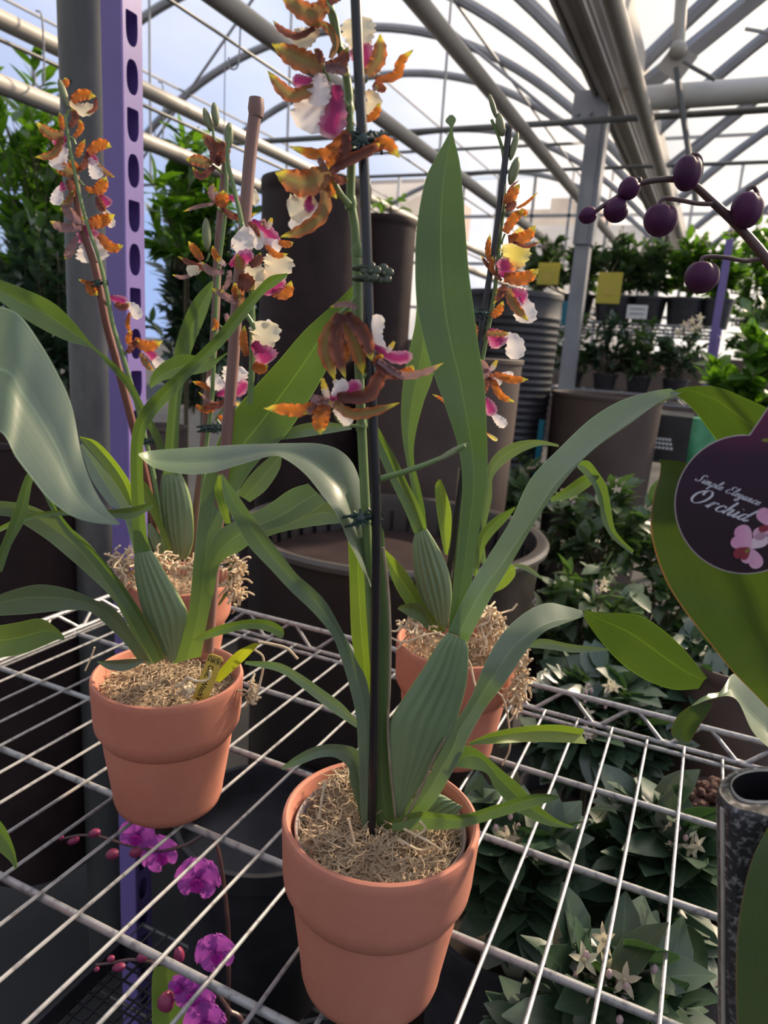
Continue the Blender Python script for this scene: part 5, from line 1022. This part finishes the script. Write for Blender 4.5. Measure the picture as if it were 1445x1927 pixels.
mb = MB(); mb.lathe([(0, 0), (.07, 0), (.085, zt_), (.082, zt_+.004), (.076, zt_-.03), (0, zt_-.03)], (p[0], p[1], 0), 40); mb.build('pot_body', M['taupe'], e)
rb = random.Random(3); mb = MB()
for k in range(260):
    q = .072*math.sqrt(rb.random()); a_ = rb.uniform(0, 6.28); r3 = rb.uniform(.006, .012)
    mb.ball((p[0]+q*math.cos(a_), p[1]+q*math.sin(a_), zt_-.02+.05*(1-(q/.08)**2)+rb.uniform(-.006, .008)), (r3, r3*.8, r3*.6), np.linalg.qr(np.array([[rb.gauss(0,1) for _ in range(3)] for _ in range(3)]))[0], 7, 5)
tag(mb.build('bark_chips', M['bark'], e), kind='stuff')
# ================================================================ GREENHOUSE SHELL
f_ = MB(); f_.box((0, 8, -.02), (40, 44, .04)); fl = f_.build('floor', M['floor'], None, smooth=False); tag(fl, kind='structure')
GX, GZ, HS, RH = -.77, 2.80, 3.2, 1.55
def archz(x, cx): t = min(1, abs((x-cx)/HS)); return GZ + RH*(1-t**2.2)
def archpts(cx, y, n=40, dz=0): return [(cx-HS+2*HS*i/n, y, archz(cx-HS+2*HS*i/n, cx)+dz) for i in range(n+1)]
ys = [3.3, 4.5, 5.7, 6.9, 8.1, 10.2, 12.6]
for bi, cx in enumerate((GX-HS, GX+HS)):
    for k, y in enumerate(ys):
        mb = MB(); mb.tube(archpts(cx, y), .042, 8)
        o = mb.build('roof_arch', M['steel'], None); side = 'left bay' if bi == 0 else 'right bay'
        tag(o, 'curved steel roof arch of the %s, %s from the front' % (side, ['nearest', 'second', 'third', 'fourth', 'fifth', 'sixth', 'farthest'][k]), 'roof arch', 'roof arches')
    mb = MB(); mb.grid([archpts(cx, y, dz=.035) for y in (-3.0, 13.0)]); o = mb.build('ceiling', M['film'], None); tag(o, kind='structure')
# purlins
for cx in (GX-HS, GX+HS):
    for t in (-.55, 0, .55):
        x = cx+HS*t; mb = MB(); mb.tube([(x, -1, archz(x, cx)-.04), (x, 13, archz(x, cx)-.04)], .014, 6)
        o = mb.build('purlin', M['steel'], None); tag(o, {-.55: 'thin steel purlin low on the left of the %s roof', 0: 'thin steel ridge purlin of the %s roof', .55: 'thin steel purlin low on the right of the %s roof'}[t] % ('left' if cx < GX else 'right'), 'purlin', 'roof purlins')
# gutter: folded aluminium channel with ribs
g_ = empty('roof_gutter', (GX, 0, GZ), 'long ribbed aluminium gutter running back from the top centre', 'gutter')
mb = MB(); prf = [(-.14, .16), (-.13, .05), (-.09, .0), (-.05, -.02), (-.05, -.04), (.07, -.04), (.07, -.02), (.11, .0), (.15, .05), (.16, .16)]
mb.grid([[(GX+a, y, GZ+b) for a, b in prf] for y in (-1, 13)]); mb.build('gutter_channel', M['gutter'], g_, smooth=False)
for dx, dz in ((-.085, -.012), (-.02, -.05), (.05, -.05), (.12, .01)): mb = MB(); mb.box((GX+dx, 6, GZ+dz), (.016, 14, .03)); mb.build('gutter_rib', M['gutter'], g_, smooth=False)
def pipe(x0, y0, z, wpx, mat, name, label, yl=(-.5, 12.9)):
    p = G(x0, y0, z); r = wpx/2*dep(p)/FPX; mb = MB(); mb.tube([(p[0], y, z) for y in np.linspace(yl[0], yl[1], 12)], r, 16)
    return tag(mb.build(name, M[mat], None), label, 'pipe', 'overhead pipes')
pipe(1180, 100, 2.55, 34, 'pipe', 'overhead_pipe', 'thick pipe hung right under the aluminium gutter')
pipe(960, 215, 2.5, 26, 'pipe', 'overhead_pipe', 'long pipe crossing from top middle to the steel column')
pipe(500, 62, 2.2, 38, 'pipe', 'overhead_pipe', 'thick pipe running behind the top orchid flowers')
pipe(300, 182, 2.1, 27, 'pipe', 'overhead_pipe', 'pipe crossing behind the purple post near the top')
pipe(80, 190, 1.95, 34, 'pipe', 'overhead_pipe', 'lowest pale pipe at the far left')
pipe(450, 88, 2.35, 6, 'steeld', 'irrigation_line', 'thin black irrigation line at upper left')
pipe(60, 102, 2.05, 8, 'steeld', 'irrigation_line', 'thin black irrigation line at the left edge')
for i, (x, y0, y1, z) in enumerate(((423, 70.7, 240, 2.35),)):
    a = G(x, y0, z); a[0] = G(450, 88, 2.35)[0]; b = a.copy(); b[2] -= .35; mb = MB(); mb.tube([a, b], .002, 5); mb.ball(b, (.008,)*3); tag(mb.build('drip_wire', M['steel'], None), 'thin drip wire hanging from the irrigation line', 'wire')
for x, y, z in ((70, 60, 2.1), (298, 185, 2.1), (440, 30, 2.2), (640, 161, 2.2)):
    a = G(x, y, z); P = [a+np.array([0, 0, .05]), a+np.array([.02, 0, .03]), a+np.array([.02, 0, -.10]), a+np.array([.01, 0, -.13]), a+np.array([-.012, 0, -.125]), a+np.array([-.016, 0, -.10])]
    mb = MB(); mb.tube([np.array(q) for q in crom(P, 4)], .0025, 6); tag(mb.build('wire_hook', M['wire'], None), {70: 'thin wire hook on the pipe at the far left', 298: 'thin wire hook beside the purple post', 440: 'thin wire hook on the thick upper pipe', 640: 'thin wire hook near the top clip'}[x], 'hook', 'pipe hooks')
# columns
def column(y, label, top=GZ-.05, w_=.11):
    e = empty('steel_column', (GX, y, 0), label, 'column'); mb = MB(); zk = 1.35+.95
    mb.box((GX-.06, y, 1.05+.0), (.085, .085, 2.1)); mb.build('column_lower', M['steel'], e, smooth=False)
    mb = MB(); mb.box((GX-.06, y, (top+2.0)/2), (w_, w_, top-2.0)); mb.box((GX-.06, y-w_*.5, (top+2.0)/2), (w_*.5, .02, top-2.0)); mb.build('column_sleeve', M['steel'], e, smooth=False)
    mb = MB(); mb.box((GX-.10, y-.07, top-.02), (.20, .012, .16)); 
    for dx in (-.12, -.05): mb.tube([(GX-.05+dx, y-.09, top-.06), (GX-.05+dx, y-.07, top-.06)], .012, 8)
    mb.build('bracket_plate', M['steel'], e, smooth=False)
column(4.5, 'square galvanised steel column right of the black rod plant'); column(9.3, 'farther steel column in line below the gutter')
# ties and braces
def bar(a, b, r, mat, name, label, cat, group=None): mb = MB(); mb.tube([a, b], r, 8); return tag(mb.build(name, M[mat], None), label, cat, group)
for i, (px, py, y, r, lb) in enumerate(((1115,227,4.2,.017,'upper dark cross tie crossing in front of the steel column'), (1115,317,5.2,.012,'lower cross tie spanning behind the column'), (1115,268,9.3,.02,'far cross tie seen between the nearer two'))):
    z = PY(px, py, y)[2]; xl = 2*HS-.25 if z < GZ+.1 else HS+HS*((1-(z-GZ)/RH)**(1/2.2))-.30
    bar((GX-xl, y, z), (GX+xl, y, z), r, 'steeld', 'cross_tie', lb, 'cross tie', 'cross ties')
z1_, z2_ = PY(1115,317,5.2)[2]+.3, PY(1115,317,5.2)[2]
for i, (x, y, zz) in enumerate([(GX+a, 5.22, 0) for a in (-5.4, -4.0, -2.6, -1.3, 1.3, 2.6, 4.0)]):
    xx = GX-HS if x < GX else GX+HS
    bar((x, y, z2_), (x, y, archz(x, xx)), .010, 'steel', 'hanger_rod', ['hanger rod farthest left in the left roof bay', 'second hanger rod of the left roof bay', 'third hanger rod of the left roof bay', 'hanger rod left of the column', 'hanger rod right of the column', 'second hanger rod of the right roof bay', 'hanger rod farthest right in the right roof bay'][i], 'rod', 'hanger rods')
for i, (xa_, xb2) in enumerate(((.25, 2.2), (2.4, .6), (2.6, 4.6), (-.4, -2.2), (-4.6, -2.8))):
    bar((GX+xa_, 5.25+.05*i, z2_ if i % 2 == 0 else z1_), (GX+xb2, 5.25+.05*i, archz(GX+xb2, GX-HS if xb2 < 0 else GX+HS)), .012, 'steel', 'truss_web', ['diagonal truss web rising right from the column', 'diagonal truss web leaning back to the column', 'far right diagonal truss web', 'diagonal truss web rising left from the column', 'far left diagonal truss web'][i], 'truss web', 'truss webs')
a0 = np.array([GX+.12, 4.4, GZ-.05]); bp = MB(); bp.tube([a0, a0+np.array([1.55, .0, 1.2])], .05, 4); tag(bp.build('roof_brace', M['steel'], None), 'broad steel brace rising from the gutter to the right', 'brace')
# big horizontal duct right
p = PY(1330, 177, 4.1); q = PY(1213, 181, 4.1); r_ = 22*dep(p)/FPX
mb = MB(); mb.tube([(q[0], 4.1, p[2]), (q[0]+5, 4.1, p[2])], r_, 24); mb.tube([(q[0]+.12, 4.1, p[2]), (q[0]+.16, 4.1, p[2])], r_*1.05, 24); tag(mb.build('round_duct', M['dukt'], None), 'wide pale horizontal duct at the upper right', 'duct')
# hanging vent motor linkage
v0 = PY(1262, 0, 4.0); v1 = PY(1275, 105, 4.0); e = empty('vent_linkage', v1, 'hanging pipe rod with plate and chain at the upper right', 'vent gear')
mb = MB(); mb.tube([v0+[0, 0, .6], v1+[0, 0, .0]], .028, 10); mb.build('drop_pipe', M['pipe'], e); mb = MB(); mb.box(v1+[0, 0, -.03], (.13, .012, .13), R=np.array([[math.cos(.6), 0, math.sin(.6)], [0, 1, 0], [-math.sin(.6), 0, math.cos(.6)]])); mb.ball(v1+[0, -.02, .02], (.04,)*3); mb.build('gear_plate', M['pipe'], e, smooth=False)
mb = MB(); v2 = PY(1345, 150, 4.0); mb.tube([v1+[.03, 0, -.03], v2], .010, 6); mb.tube([v1+[0, 0, -.05], PY(1310, 380, 4.0)], .014, 6); mb.build('chain', M['steeld'], e)
# end wall glazing
YE = 12.95
ew = empty('wall_end', (GX, YE, 0)); tag(ew, kind='structure')
mb = MB(); 
for x in np.arange(GX-6.4, GX+6.41, .64): mb.box((x, YE, 2.2), (.05, .05, 4.4))
for z in (1.3, 2.1, 2.9, 3.7): mb.box((GX, YE, z), (12.8, .05, .05))
mb.build('glazing_bars', M['steel'], ew, smooth=False)
mb = MB(); mb.box((GX, YE+.0, .75), (12.8, .06, 1.5)); mb.build('knee_wall', M['taupe'], ew, smooth=False)
mb = MB(); mb.grid([[(GX-6.4, YE+.03, 0), (GX+6.4, YE+.03, 0)], [(GX-6.4, YE+.03, 4.3), (GX+6.4, YE+.03, 4.3)]]); mb.build('glazing_film', M['film'], ew, smooth=False)
# outside
def block(x0, x1, y0, y1, Y, d, mat, name, label, cat):
    a = PY(x0, y1, Y); b = PY(x1, y0, Y); mb = MB(); mb.box(((a[0]+b[0])/2, Y+d/2, b[2]/2), (abs(b[0]-a[0]), d, b[2])); e = mb.build(name, M[mat], None, smooth=False); return tag(e, label, cat), a, b
block(1030, 1088, 372, 440, 40, 6, 'brickl', 'building', 'pale pink block of the building outside, left of the column', 'building')
block(975, 1130, 392, 450, 48, 8, 'brick', 'building', 'darker pink wing of the building outside', 'building')
block(660, 800, 336, 470, 38, 8, 'brick', 'building', 'pink building beyond the end wall above the half hidden planter', 'building')
block(985, 1240, 423, 470, 15, 3, 'shed', 'shed', 'long pale shed just outside the end wall', 'shed')
block(480, 700, 440, 520, 15.5, 3, 'shed', 'shed', 'pale shed outside behind the left shrubs', 'shed')
gd = MB(); gd.box((0, 60, -.06), (200, 90, .04)); tag(gd.build('ground', M['floor'], None, smooth=False), kind='structure')
for o in [o for o in S.objects if o.name.startswith('ceiling')]: pass
